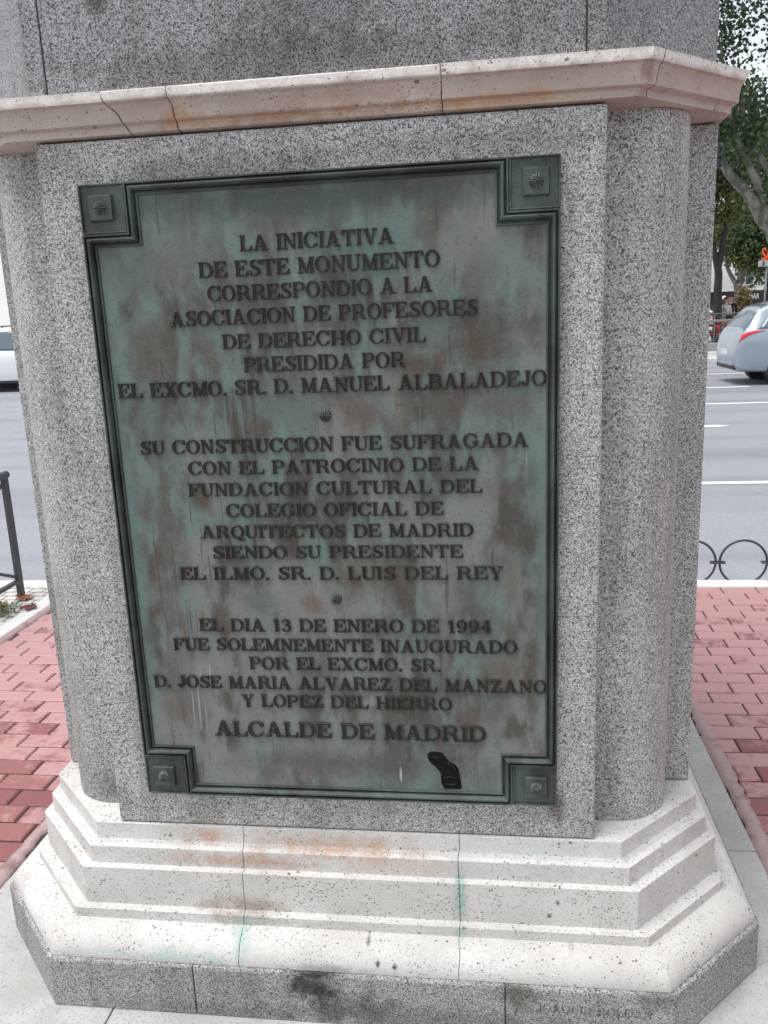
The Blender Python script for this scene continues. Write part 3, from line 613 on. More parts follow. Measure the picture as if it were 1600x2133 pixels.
def m_redmortar():
    k = NT('reddish mortar fillet'); P = k.pos; n = k.noise(P, 40, 5, .7); n2 = k.noise(P, 9, 3, .6)
    c = k.mix(n, (.26, .17, .165), (.46, .345, .335)); c = k.mix(k.mr(n2, .55, .7, 0, .6), c, (.15, .085, .08)); return k.fin(c, .7, n, .6, .006)
MRM = m_redmortar()
def m_sett():
    k = NT('small pale stone setts'); b = k.n('ShaderNodeTexBrick'); k.L.new(k.mapping(k.pos, (1, 1, 1)), b.inputs['Vector'])
    b.inputs['Scale'].default_value = 1; b.inputs['Brick Width'].default_value = .095; b.inputs['Row Height'].default_value = .075; b.inputs['Mortar Size'].default_value = .006; b.inputs['Mortar Smooth'].default_value = .3
    b.inputs['Color1'].default_value = (.50, .49, .46, 1); b.inputs['Color2'].default_value = (.62, .61, .58, 1); b.inputs['Mortar'].default_value = (.13, .12, .10, 1)
    n = k.noise(k.pos, 60, 4, .6); c = k.mix(k.mr(n, .5, .75, 0, .5), b.outputs['Color'], (.32, .31, .28))
    h = k.math('SUBTRACT', k.math('MULTIPLY', n, .4), b.outputs['Fac']); return k.fin(c, .7, h, .7, .008)
MST = m_sett()
MPT = plain('white road paint', (.78, .78, .77), .55, var=.06, scale=14)
MFP = plain('pale far paving', (.46, .45, .43), .75, var=.15, scale=1.2)
def sheet(name, x0, x1, y0, y1, z, mat, th=None):
    mb = MB()
    if th: mb.box(x0, x1, y0, y1, z-th, z)
    else: mb.add([(x0, y0, z), (x1, y0, z), (x1, y1, z), (x0, y1, z)], [(0, 1, 2, 3)])
    o = mb.build(name, mat); tag(o, kind='structure'); return o
MGD = plain('distant ground', (.20, .20, .195), .9, var=.2, scale=.05)
sheet('ground', -700, 700, -500, 900, -.150, MGD)
sheet('road', -120, 120, 3.30, 33.2, -.125, MAS)
sheet('pavement_base', -2.36, 9, -2.4, 3.20, -.0068, MSAND)
# brick paving: bevelled bricks in half bond, courses running along x
mb = MB(); rnd = random.Random(3)
def brick(x0, x1, y0, y1):
    g = .0040; x0 += g; x1 -= g; y0 += g; y1 -= g
    if x1-x0 < .012 or y1-y0 < .012: return
    b = .0055; dz = rnd.uniform(-.0016, .0016); tx = rnd.uniform(-.0012, .0012); zz = lambda k: dz+(tx if k in (1, 2) else -tx)
    bot = [(x0, y0), (x1, y0), (x1, y1), (x0, y1)]; top = [(x0+b, y0+b), (x1-b, y0+b), (x1-b, y1-b), (x0+b, y1-b)]
    mb.add([(x, y, -.016) for x, y in bot] + [(x, y, -.0055+zz(k)) for k, (x, y) in enumerate(bot)] + [(x, y, zz(k)) for k, (x, y) in enumerate(top)],
           [(0,1,5,4), (1,2,6,5), (2,3,7,6), (3,0,4,7), (4,5,9,8), (5,6,10,9), (6,7,11,10), (7,4,8,11), (8,9,10,11)])
SX, SY0, SY1 = 1.195, -9.0, 2.05          # the granite slab round the plinth interrupts the bricks
j = 0; y = 3.185
while y > -2.3:
    y0, y1 = y-.1025, y; x = -2.31-.2*rnd.random()*0 - (.10 if j % 2 else 0) + .012*math.sin(j*1.7)
    spans = [(-2.325, 6.5)] if y0 > SY1 else [(-2.325, -SX-.022*math.sin(j*.9)), (SX+.02*math.sin(j*.7), 6.5)]
    while x < 6.5:
        for a, b in spans:
            p, q = max(x, a), min(x+.2, b)
            if q > p: brick(p, q, y0, y1)
        x += .2
    y -= .1025; j += 1
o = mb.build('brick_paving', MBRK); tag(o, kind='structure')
# granite slab under the monument and reddish mortar fillets along it
sl = MB(); rr = random.Random(5)
def slab(x0, x1, y0, y1): sl.box(x0+.0015, x1-.0015, y0+.0015, y1-.0015, -.09, .0025+rr.uniform(-.0006, .0006))
for a, b in ((-1.155, -.60), (-.60, .55), (.55, 1.155)):
    for c, d in ((-1.6, -.62), (-.62, .62), (.62, 1.33), (1.33, 1.99)): slab(a, b, c, d)
o = sl.build('slab', MSL, bevel=.004); tag(o, kind='structure')
def ribbon(name, pts, w0, w1, z, mat, axis, seed, h=.004):
    """irregular fillet along a line; w0, w1: its two edges, roughened"""
    r = random.Random(seed); m = MB(); k = len(pts); L = []
    for p in pts:
        a = w0+r.uniform(-.009, .009)+.006*math.sin(p*9); b = w1+r.uniform(-.007, .007)
        L.append([((a if axis == 'y' else p), (p if axis == 'y' else a), z-.03), ((a if axis == 'y' else p), (p if axis == 'y' else a), z), (((a+b)/2 if axis == 'y' else p), (p if axis == 'y' else (a+b)/2), z+h), ((b if axis == 'y' else p), (p if axis == 'y' else b), z), ((b if axis == 'y' else p), (p if axis == 'y' else b), z-.03)])
    for q in L: m.v += q
    for i in range(k-1):
        for s in range(4): m.f.append((i*5+s, i*5+s+1, i*5+s+6, i*5+s+5)); m.mi.append(0)
    o = m.build(name, mat, smooth=True); tag(o, kind='structure'); return o
ys = [y*.035 for y in range(-46, 58)]
ribbon('mortar_strip', ys, 1.158, 1.212, .0005, MRM, 'y', 1); ribbon('mortar_strip', ys, -1.158, -1.210, .0005, MRM, 'y', 2)
ribbon('mortar_strip', [x*.035 for x in range(-34, 35)], 1.993, 2.055, .0005, MRM, 'x', 3)
ribbon('mortar_strip', [y*.035 for y in range(-140, 88)], -2.375, -2.318, .002, MRM, 'y', 4, .012)
sheet('front_paving', -2.36, 9, -9, -2.4, .0, plain('grey paving', (.20, .20, .20), .8), .1)
# kerbs
kb = MB(); x = -9.0
while x < 9: kb.box(x+.002, x+.998, 3.192, 3.322, -.16, .004); x += 1.0
o = kb.build('kerb', MKB, bevel=.012); tag(o, kind='structure')
kb = MB(); y = -5.0
while y < 3.1: kb.box(-2.49, -2.372, y+.002, min(y+.9, 3.188)-.002, -.1, .006); y += .9
o = kb.build('kerb', MKB, bevel=.012); tag(o, kind='structure')
sheet('sett_paving', -9, -2.494, -5, 3.188, .0, MST, .1)
# road markings
def line(x0, x1, y, w): sheet('lane_marking', x0, x1, y-w/2, y+w/2, -.121, MPT)
line(-1.5, 40, 6.82, .125); line(-1.5, 40, 13.70, .14); line(-1.5, 5.67, 16.65, .16); line(-1.5, 40, 20.1, .15)
mk = MB(); mk.add([(-1.0, 10.80, -.121), (3.60, 10.80, -.121), (3.78, 10.90, -.121), (3.60, 11.01, -.121), (-1.0, 11.01, -.121)], [(0, 1, 2, 3, 4)])
o = mk.build('lane_marking', MPT); tag(o, kind='structure')
# median and far pavement
sheet('median', -60, 60, 24.5, 27.9, .0, MFP, .14)
kb = MB(); x = -60.0
while x < 60: kb.box(x+.003, x+1.997, 24.2, 24.495, -.14, .012); x += 2.0
x = -60.0
while x < 60: kb.box(x+.003, x+1.997, 27.905, 28.15, -.14, .012); x += 2.0
o = kb.build('kerb', MKB, bevel=.02, seg=1); tag(o, kind='structure')
sheet('far_pavement', -120, 120, 33.3, 90, .0, MFP, .14)
# ------------------------------------------------------------------ street furniture
MIR = plain('dark grey painted iron', (.045, .047, .055), .42, spec=.5, var=.2, scale=20)
MIL = plain('grey painted tube', (.17, .175, .19), .38, var=.1)
# street barrier along the kerb on the left: posts, tube, low rail and crossed bars
def barrier(pts, label, group=None, h=.79, mat=None, rt_=.024, low=.105, name='street_barrier'):
    mat = mat or MIR; b = empty(name, (*pts[0], 0), label, 'barrier', group)
    for p in pts:
        m = MB(); m.box(p[0]-.013, p[0]+.013, p[1]-.026, p[1]+.026, -.02, h-.015); m.build('post', mat, b, bevel=.003)
    P = [Vector((*p, 0)) for p in pts]
    d = (P[-1]-P[0]).normalized()
    m = MB(); m.tube([P[0]-d*.03+Vector((0, 0, h)), P[-1]+d*.03+Vector((0, 0, h))], rt_, 14); m.build('top_rail', mat, b, smooth=True, autosmooth=40)
    for a, c in zip(P[:-1], P[1:]):
        L = (c-a); s = Vector((-d.y, d.x, 0))*.009; z = Vector((0, 0, 1))
        m = MB(); m.add([a+s*i+z*(low+j*.012) for j in (-1, 1) for i in (-1.6, 1.6)]+[c+s*i+z*(low+j*.012) for j in (-1, 1) for i in (-1.6, 1.6)], [(0,1,3,2), (4,6,7,5), (0,4,5,1), (2,3,7,6), (0,2,6,4), (1,5,7,3)]); m.build('low_rail', mat, b, bevel=.002)
        for za, zc in ((low+.02, h-.04), (h-.04, low+.02)):
            m = MB(); m.tube([a+z*za, c+z*zc], .0105, 8); m.build('cross_bar', mat, b, smooth=True, autosmooth=40)
    return b
barrier([(-2.66, 3.0), (-2.66, 1.55)], 'dark iron barrier with crossed bars standing by the left kerb, nearest of the barriers')
barrier([(x, 26.3) for x in (1.4, 3.3, 5.2, 7.1, 9.0, 10.9)], 'pale tube barrier on the median between the roads', 'barriers across the road', h=1.02, mat=MIL, rt_=.042)
barrier([(x, 33.6) for x in (3.4, 5.3, 7.2, 9.1, 11.0)], 'thin railed barrier along the far pavement before the red bicycle', 'barriers across the road', h=1.13, mat=MIL, rt_=.022)
# hoop edging on the right
hf = empty('hoop_fence', (1.2, 3.338, -.05), 'low edging of dark iron hoops joined by clasps along the kerb', 'hoop fence')
i = 0
for c in [1.86-.2993*3+.2993*j for j in range(10)]:
    m = MB(); m.torus((c, 3.338, .107), .138, .0075, 'Y', 56, 8); m.build('hoop', MIR, hf, smooth=True)
    m = MB(); q = c+.1497
    m.tube([(q-.042, 3.326, .107), (q-.038, 3.322, .107), (q+.038, 3.322, .107), (q+.042, 3.326, .107), (q+.042, 3.350, .107), (q+.038, 3.354, .107), (q-.038, 3.354, .107), (q-.042, 3.350, .107), (q-.042, 3.326, .107)], .0055, 8); m.build('clasp', MIR, hf, smooth=True)
# fallen leaves and weeds by the left barrier
MLF = [plain('rusty dry leaf', (.30, .085, .035), .7, var=.35, scale=30), plain('dark red leaf', (.13, .022, .028), .6, var=.35, scale=30)]
def fallen(x, y, z, s, rot, mat, label):
    r = random.Random(x*100+y); m = MB(); k = 22; rim = []
    for j in range(k):
        t = 2*math.pi*j/k; lob = .55+.45*abs(math.cos(2.5*t))**.8; q = s*lob*(.85+.3*r.random()); rim.append((q*math.cos(t), q*math.sin(t), s*(.12+.35*r.random()*lob)))
    m.v = [(0, 0, s*.05)]+rim; m.f = [(0, 1+j, 1+(j+1) % k) for j in range(k)]; m.mi = [0]*k
    o = m.build('fallen_leaf', mat); o.location = (x, y, z); o.rotation_euler = (0, 0, rot); sol = o.modifiers.new('thick', 'SOLIDIFY'); sol.thickness = .0008
    tag(o, label, 'leaf', 'fallen leaves by the barrier')
fallen(-2.60, 2.93, .004, .055, .4, MLF[0], 'rusty orange dry leaf lying at the foot of the barrier post')
fallen(-2.46, 2.745, .010, .050, 1.3, MLF[1], 'dark red curled leaf lying on the white kerbstone')
fallen(-2.68, 2.80, .004, .045, 2.2, MLF[0], 'rusty leaf beside the green weed on the setts')
MWD = plain('weed green', (.10, .13, .045), .6, var=.5, scale=40)
m = MB(); r = random.Random(8)
for j in range(90):
    a = r.uniform(0, 6.28); l = r.uniform(.03, .09); w = .006; bx, by = r.gauss(0, .05), r.gauss(0, .05); tx, ty = bx+l*math.cos(a), by+l*math.sin(a); hz = r.uniform(.015, .06)
    m.add([(bx, by, 0), (bx+.5*(tx-bx)-w*math.sin(a), by+.5*(ty-by)+w*math.cos(a), hz), (tx, ty, hz*.9), (bx+.5*(tx-bx)+w*math.sin(a), by+.5*(ty-by)-w*math.cos(a), hz)], [(0, 1, 2, 3)])
o = m.build('weed', MWD); o.location = (-2.60, 2.66, .002); tag(o, 'small green weed growing between the setts by the left kerb', 'weed')

# ------------------------------------------------------------------ cars
def m_paint(name, col, rough=.28):
    k = NT(name); k.p.inputs['Coat Weight'].default_value = .6; k.p.inputs['Coat Roughness'].default_value = .08
    n = k.noise(k.obj, 3, 3, .5); return k.fin(k.mix(n, tuple(c*.96 for c in col), col), rough, metal=.25)
MSIL, MWHT = m_paint('silver car paint', (.30, .355, .405)), m_paint('white car paint', (.80, .82, .84))
MGLS = plain('tinted car glass', (.10, .14, .165), .06, spec=.9, var=.05); MRUB = plain('tyre rubber', (.02, .02, .021), .8); MRIM = plain('alloy rim', (.35, .36, .37), .35, metal=.7)
MBLK = plain('black car plastic', (.02, .02, .022), .55); MRED = plain('red lamp lens', (.55, .015, .025), .15, spec=.7, var=.2); MCLR = plain('clear lamp lens', (.6, .62, .63), .15, spec=.8)
def car(label, paint, st, wheels, wr, loc, rz=0., rails=False, width=.9, lamp=None, group=None, name='passenger_car', windows=(), rear_glass=None, front_glass=None, mirror=None):
    """st: stations (x, underside, belt, roof, half width low, at belt, at roof) from tail to nose"""
    root = empty(name, loc, label, 'car', group, rz)
    A = np.array(st, float); xs = np.concatenate([np.linspace(A[i, 0], A[i+1, 0], 7)[:-1] for i in range(len(A)-1)]+[[A[-1, 0]]])
    # monotone smooth interpolation of every column
    def pch(x, y, q):
        h = np.diff(x); dl = np.diff(y)/h; m = np.zeros_like(y); m[1:-1] = np.where(dl[:-1]*dl[1:] > 0, 2*dl[:-1]*dl[1:]/(dl[:-1]+dl[1:]+1e-12), 0); m[0], m[-1] = dl[0], dl[-1]
        i = np.clip(np.searchsorted(x, q)-1, 0, len(x)-2); t = (q-x[i])/h[i]
        return (2*t**3-3*t**2+1)*y[i]+(t**3-2*t**2+t)*h[i]*m[i]+(-2*t**3+3*t**2)*y[i+1]+(t**3-t**2)*h[i]*m[i+1]
    def sec(x):
        zb, zt, zr, wl, wb, wr_ = [float(pch(A[:, 0], A[:, c], np.array([x]))[0]) for c in range(1, 7)]
        h = zt-zb; P = [(0, zb), (wl*.8, zb), (wl*.96, zb+.04), (wl, zb+.14*h), (wl*1.01, zb+.35*h), (wb*1.0, zb+.62*h), (wb*.998, zb+.8*h), (wb*.985, zb+.93*h), (wb*.955, zt)]
        g = zr-zt; P += [(wb*.945+(wr_-wb*.945)*t, zt+g*.86*t**.95) for t in (.12, .3, .5, .7, .88, 1.0)]
        P += [(wr_*.93, zr-g*.055), (wr_*.75, zr-g*.015), (wr_*.4, zr), (0, zr+.004)]
        return P
    m = MB(); n = len(sec(xs[0])); full = 2*n-2
    for x in xs:
        P = sec(x); m.v += [(x, -y, z) for y, z in P]+[(x, y, z) for y, z in P[-2:0:-1]]
    for i in range(len(xs)-1):
        for j in range(full): m.f.append((i*full+j, i*full+(j+1) % full, (i+1)*full+(j+1) % full, (i+1)*full+j))
    m.f.append(tuple(range(full-1, -1, -1))); b = (len(xs)-1)*full; m.f.append(tuple(range(b, b+full))); m.mi = [0]*len(m.f)
    body = m.build('body', paint, root, smooth=True, local=True, autosmooth=50)
    def at(x, v, off, side):           # v counts section points (fraction allowed), side -1 = near side
        P = sec(x); i = min(int(v), len(P)-2); f = v-i; y = P[i][0]+(P[i+1][0]-P[i][0])*f; z = P[i][1]+(P[i+1][1]-P[i][1])*f
        ny, nz = P[i+1][1]-P[i][1], -(P[i+1][0]-P[i][0]); l = math.hypot(ny, nz) or 1; return (x, side*(y+off*ny/l), z+off*nz/l)
    def patch(nm, quad, mat, sides=(-1, 1), off=.006, par=None, nx=10, nv=6):
        """quad: (x at low rear, x at low front, x at top rear, x at top front, v low, v top)"""
        for s in sides:
            m = MB(); a, b, c, d, v0, v1 = quad
            for i in range(nv+1):
                f = i/nv
                for j in range(nx+1):
                    g = j/nx; m.v.append(at((a+(c-a)*f)*(1-g)+(b+(d-b)*f)*g, v0+(v1-v0)*f, off, s))
            for i in range(nv):
                for j in range(nx): q = i*(nx+1)+j; m.f.append((q, q+1, q+nx+2, q+nx+1)); m.mi.append(0)
            o = m.build(nm, mat, par or root, smooth=True, local=True); so_ = o.modifiers.new('thick', 'SOLIDIFY'); so_.thickness = .005; so_.offset = -1
    for q in windows: patch('side_window', q, MGLS)
    if lamp: patch('tail_lamp', lamp, MRED, off=.008)
    def across(nm, pts, mat):          # glass spanning the car between two stations
        m = MB()
        for x, v0, lift in pts:
            L = [at(x, v, .007, -1) for v in np.linspace(v0, n-1, 7)]; m.v += L+[(p[0], -p[1], p[2]) for p in L[-2::-1]]
        w = 13
        for i in range(len(pts)-1):
            for j in range(w-1): m.f.append((i*w+j, i*w+j+1, (i+1)*w+j+1, (i+1)*w+j)); m.mi.append(0)
        m.build(nm, mat, root, smooth=True, local=True)
    if rear_glass: across('rear_window', rear_glass, MGLS)
    if front_glass: across('windscreen', front_glass, MGLS)
    for wx in wheels:
        for s in (-1, 1):
            y0 = s*(width-.20); y1 = s*(width+.012)
            m = MB(); m.lathe((wx, 0, wr), [(wr+.055, s*(width-.3)), (wr+.055, s*(width+.004)), (wr+.02, s*(width+.008)), (.05, s*(width+.002))], 'Y', 32); m.build('wheel_arch', MBLK, root, smooth=True, local=True, autosmooth=40)
            m = MB(); m.lathe((wx, 0, wr), [(wr*.66, y0), (wr*.94, y0), (wr, y0+s*.04), (wr, y1-s*.035), (wr*.95, y1), (wr*.70, y1+s*.006), (wr*.66, y1-s*.01)], 'Y', 40); w = m.build('wheel', MRUB, root, smooth=True, local=True, autosmooth=50)
            m = MB(); m.lathe((wx, 0, wr), [(wr*.68, y1-s*.03), (wr*.68, y1-s*.004), (wr*.62, y1-s*.012), (wr*.58, y1-s*.05)], 'Y', 40)
            for k in range(5):
                t = 2*math.pi*k/5+.3; c, sn = math.cos(t), math.sin(t); px, pz = -sn*wr*.09, c*wr*.09
                m.add([(wx+c*r_*wr+e*px*g, yy, wr+sn*r_*wr+e*pz*g) for r_, g in ((.1, 1.3), (.64, .9)) for e in (-1, 1) for yy in (y1-s*.03, y1-s*.002)], [(0,1,3,2), (4,6,7,5), (0,4,5,1), (2,3,7,6), (1,5,7,3), (0,2,6,4)])
            m.lathe((wx, 0, wr), [(.02, y1-s*.04), (wr*.16, y1-s*.03), (wr*.14, y1+s*.002), (.01, y1+s*.006)], 'Y', 20)
            m.build('rim', MRIM, w, local=True)
    m = MB(); a, bx = wheels[0]+wr+.05, wheels[1]-wr-.05
    for s in (-1, 1): m.box(a, bx, s*(width-.06)-.04, s*(width-.06)+.035, st[4][1]-.005, st[4][1]+.07)
    m.build('sill', MBLK, root, local=True, bevel=.01)
    m = MB(); m.box(st[0][0]-.012, st[0][0]+.03, -.26, .26, .62, .74); m.build('number_plate', MCLR, root, local=True, bevel=.004)
    m = MB(); m.box(st[0][0]+.02, st[0][0]+.14, -st[1][4]*.93, st[1][4]*.93, st[1][1]-.02, st[1][1]+.09); m.build('bumper', MBLK, root, local=True, bevel=.02)
    for s in (-1, 1):
        m = MB(); mx, mz = mirror; m.box(mx-.08, mx+.1, s*(width+.08)-.09, s*(width+.08)+.07, mz, mz+.13); m.build('mirror', MBLK if paint is MWHT else paint, root, local=True, bevel=.03)
        m = MB(); m.box(wheels[0]+.55, wheels[0]+.73, s*width*.99-.012, s*width*.99+.02, st[4][2]-.13, st[4][2]-.10); m.build('door_handle', paint, root, local=True, bevel=.008)
        hx = st[-2][0]-.12
        m = MB(); m.box(hx-.22, hx+.03, s*.62-.15, s*.62+.13, st[-2][2]-.05, st[-2][2]+.09); m.build('headlight', MCLR, root, local=True, bevel=.04)
        if rails: m = MB(); m.tube([(-1.3, s*.60, st[5][3]+.0), (-1.2, s*.60, st[5][3]+.055), (.3, s*.60, st[5][3]+.055), (.45, s*.60, st[5][3]-.0)], .016, 8); m.build('roof_rail', MBLK, root, local=True, smooth=True)
    return root
hatch = [(-2.17, .44, .60, .66, .60, .64, .46), (-2.12, .33, .80, .88, .74, .79, .60), (-2.04, .28, .95, 1.03, .82, .86, .66), (-1.93, .27, 1.00, 1.16, .85, .88, .64), (-1.60, .25, 1.02, 1.47, .875, .895, .60), (-1.15, .24, 1.0, 1.555, .885, .90, .62), (-.3, .22, .97, 1.58, .885, .90, .64), (.4, .22, .94, 1.51, .885, .90, .62), (.85, .22, .93, 1.20, .885, .90, .62), (1.15, .22, .91, .99, .885, .89, .70), (1.75, .24, .80, .86, .87, .87, .64), (2.08, .28, .66, .71, .78, .78, .54), (2.2, .38, .54, .58, .6, .6, .42)]
car('silver hatchback driving to the right past the monument, its red tail lamp toward us', MSIL, [(a, b*1.05, c*1.11, d*1.11, e, f, g) for a, b, c, d, e, f, g in hatch], (-1.14, 1.40), .315, (7.58, 17.72, -.125), 0, width=.895, lamp=(-2.10, -1.99, -2.06, -1.58, 6.6, 8.0),
    windows=((-1.74, -.78, -1.36, -.80, 8.6, 13.6), (-.72, .14, -.74, .12, 8.4, 13.8), (.20, .98, .18, .42, 8.4, 13.6)), rear_glass=[(-2.0, 10.5, 0), (-1.9, 11, 0), (-1.75, 13.6, 0), (-1.6, 14.4, 0), (-1.5, 15, 0)], front_glass=[(.5, 14.6, 0), (.7, 13.9, 0), (.9, 13.2, 0), (1.08, 10.5, 0)], mirror=(.72, .98))
suv = [(-2.25, .46, .66, .74, .66, .70, .52), (-2.2, .34, .92, 1.0, .80, .84, .66), (-2.12, .30, 1.12, 1.24, .88, .91, .70), (-2.05, .28, 1.18, 1.40, .90, .93, .68), (-1.80, .27, 1.20, 1.76, .915, .935, .66), (-1.2, .26, 1.19, 1.85, .92, .94, .68), (-.2, .26, 1.17, 1.86, .92, .94, .69), (.42, .26, 1.15, 1.80, .92, .94, .67), (.95, .26, 1.13, 1.42, .92, .93, .66), (1.25, .26, 1.10, 1.20, .92, .92, .72), (1.85, .28, 1.0, 1.07, .90, .90, .70), (2.15, .33, .85, .90, .82, .82, .58), (2.26, .42, .70, .74, .64, .64, .48)]
car('white sport utility car with roof rails on the road left of the monument', MWHT, suv, (-1.42, 1.38), .35, (-13.4, 22.43, -.125), 0, rails=True, width=.935, lamp=(-2.14, -1.95, -2.08, -1.86, 6.5, 8.3),
    windows=((-1.75, -1.0, -1.55, -1.02, 8.6, 13.6), (-.94, .0, -.96, -.02, 8.4, 13.8), (.06, .98, .04, .42, 8.4, 13.6)), rear_glass=[(-2.08, 10.5, 0), (-2.0, 12, 0), (-1.9, 13.8, 0), (-1.8, 14.6, 0)], front_glass=[(.52, 14.6, 0), (.75, 13.9, 0), (1.0, 12.8, 0), (1.18, 10.5, 0)], mirror=(1.02, 1.16))
car('white car parked beyond the far pavement, half hidden by the dark forked trunk', MWHT, [(a, b, c, d*.97, e, f, g) for a, b, c, d, e, f, g in hatch], (-1.36, 1.32), .315, (9.75, 40.6, 0), 0, width=.895, lamp=(-2.10, -1.99, -2.06, -1.58, 6.6, 8.0),
    windows=((-1.74, -.78, -1.36, -.80, 8.6, 13.6), (-.72, .14, -.74, .12, 8.4, 13.8), (.20, .98, .18, .42, 8.4, 13.6)), rear_glass=[(-2.0, 10.5, 0), (-1.9, 11, 0), (-1.75, 13.6, 0), (-1.6, 14.4, 0)], front_glass=[(.5, 14.6, 0), (.7, 13.9, 0), (.9, 13.2, 0), (1.08, 10.5, 0)], mirror=(.72, .98))

# ------------------------------------------------------------------ red bicycle
MRB = plain('red bicycle paint', (.62, .035, .02), .35)
bk = empty('bicycle', (9.0, 33.9, 0), 'red bicycle with basket parked behind the thin barrier by the people', 'bicycle')
def bp(x, z, y=0): return (9.0+x, 33.9+y, z)
for wx in (0, 1.08):
    m = MB(); m.torus(bp(wx, .34), .325, .019, 'Y', 36, 8); w = m.build('wheel', MRUB, bk, smooth=True)
    m = MB(); m.torus(bp(wx, .34), .300, .010, 'Y', 36, 6)
    for k in range(12): t = math.pi*2*k/12; m.tube([bp(wx, .34, .01), bp(wx+.30*math.cos(t), .34+.30*math.sin(t))], .0025, 4)
    m.tube([bp(wx, .34, -.04), bp(wx, .34, .04)], .022, 8); m.build('rim', MRIM, w)
    m = MB(); m.torus(bp(wx, .34), .365, .022, 'Y', 24, 6, 20 if wx else 10, 165 if wx else 215); m.build('mudguard', MRB, bk, smooth=True)
m = MB()
for a, b, r_ in (((.0, .34), (.42, .29), .014), ((.42, .29), (.30, .82), .02), ((.0, .34), (.31, .72), .012), ((.42, .29), (.90, .62), .024), ((.31, .66), (.88, .80), .02), ((.86, .98), (.93, .58), .02), ((.93, .58), (1.08, .34), .016)): m.tube([bp(*a), bp(*b)], r_, 8)
m.build('frame', MRB, bk, smooth=True, autosmooth=40)
m = MB(); m.tube([bp(.30, .80), bp(.27, .95)], .014, 8); m.build('seat_post', MRIM, bk)
m = MB(); m.tube([bp(.12, .97), bp(.2, .985), bp(.3, .98), bp(.42, .97)], [.05, .085, .05, .022], 10); m.build('saddle', MBLK, bk, smooth=True)
m = MB(); m.tube([bp(.78, 1.04, -.3), bp(.84, 1.06, -.2), bp(.86, 1.0, 0), bp(.84, 1.06, .2), bp(.78, 1.04, .3)], .013, 8); m.build('handlebar', MBLK, bk, smooth=True)
m = MB(); m.lathe(bp(.42, .29), [(.10, -.03), (.10, -.022), (.02, -.02)], 'Y', 24); m.tube([bp(.42, .29, -.05), bp(.50, .14, -.06)], .012, 6); m.tube([bp(.42, .29, .05), bp(.34, .44, .06)], .012, 6); m.build('crank', MRIM, bk)
m = MB()
for z in (.72, .80, .88, .96, 1.02):
    q = .15+.03*(z-.72)/.3; m.tube([bp(-.06-q, z, -q), bp(-.06+q, z, -q), bp(-.06+q, z, q), bp(-.06-q, z, q), bp(-.06-q, z, -q)], .010, 5)
for sx in (-1, 0, 1):
    for sy in (-1, 1): m.tube([bp(-.06+sx*.15, .72, sy*.15), bp(-.06+sx*.18, 1.02, sy*.18)], .008, 5)
m.build('basket', MRB, bk)

# ------------------------------------------------------------------ people across the road
def limb_mesh(name, chains, mat, parent, sub=1):
    """one continuous skin from connected joints: chains of (x, y, z, radius); chains share joints by position"""
    key = {}; V = []; E = []; Rr = []
    for ch in chains:
        prev = None
        for p in ch:
            k = tuple(round(c, 3) for c in p[:3])
            if k not in key: key[k] = len(V); V.append(p[:3]); Rr.append(p[3])
            i = key[k]
            if prev is not None and prev != i: E.append((prev, i))
            prev = i
    me = bpy.data.meshes.new(name); me.from_pydata(V, E, []); o = bpy.data.objects.new(name, me); COL.objects.link(o)
    sk = o.modifiers.new('skin', 'SKIN'); sk.use_smooth_shade = True
    lay = me.skin_vertices[0].data
    for i, r_ in enumerate(Rr): lay[i].radius = r_ if hasattr(r_, '__len__') else (r_, r_)
    lay[0].use_root = True
    sb = o.modifiers.new('sub', 'SUBSURF'); sb.levels = sub; sb.render_levels = sub
    dg = bpy.context.evaluated_depsgraph_get(); me2 = bpy.data.meshes.new_from_object(o.evaluated_get(dg)); me2.name = name
    bpy.data.objects.remove(o); o = bpy.data.objects.new(name, me2); COL.objects.link(o); me2.materials.clear(); me2.materials.append(mat); o.parent = parent
    me2.polygons.foreach_set('use_smooth', [True]*len(me2.polygons)); return o
MSK = plain('skin', (.50, .30, .22), .55, var=.05)
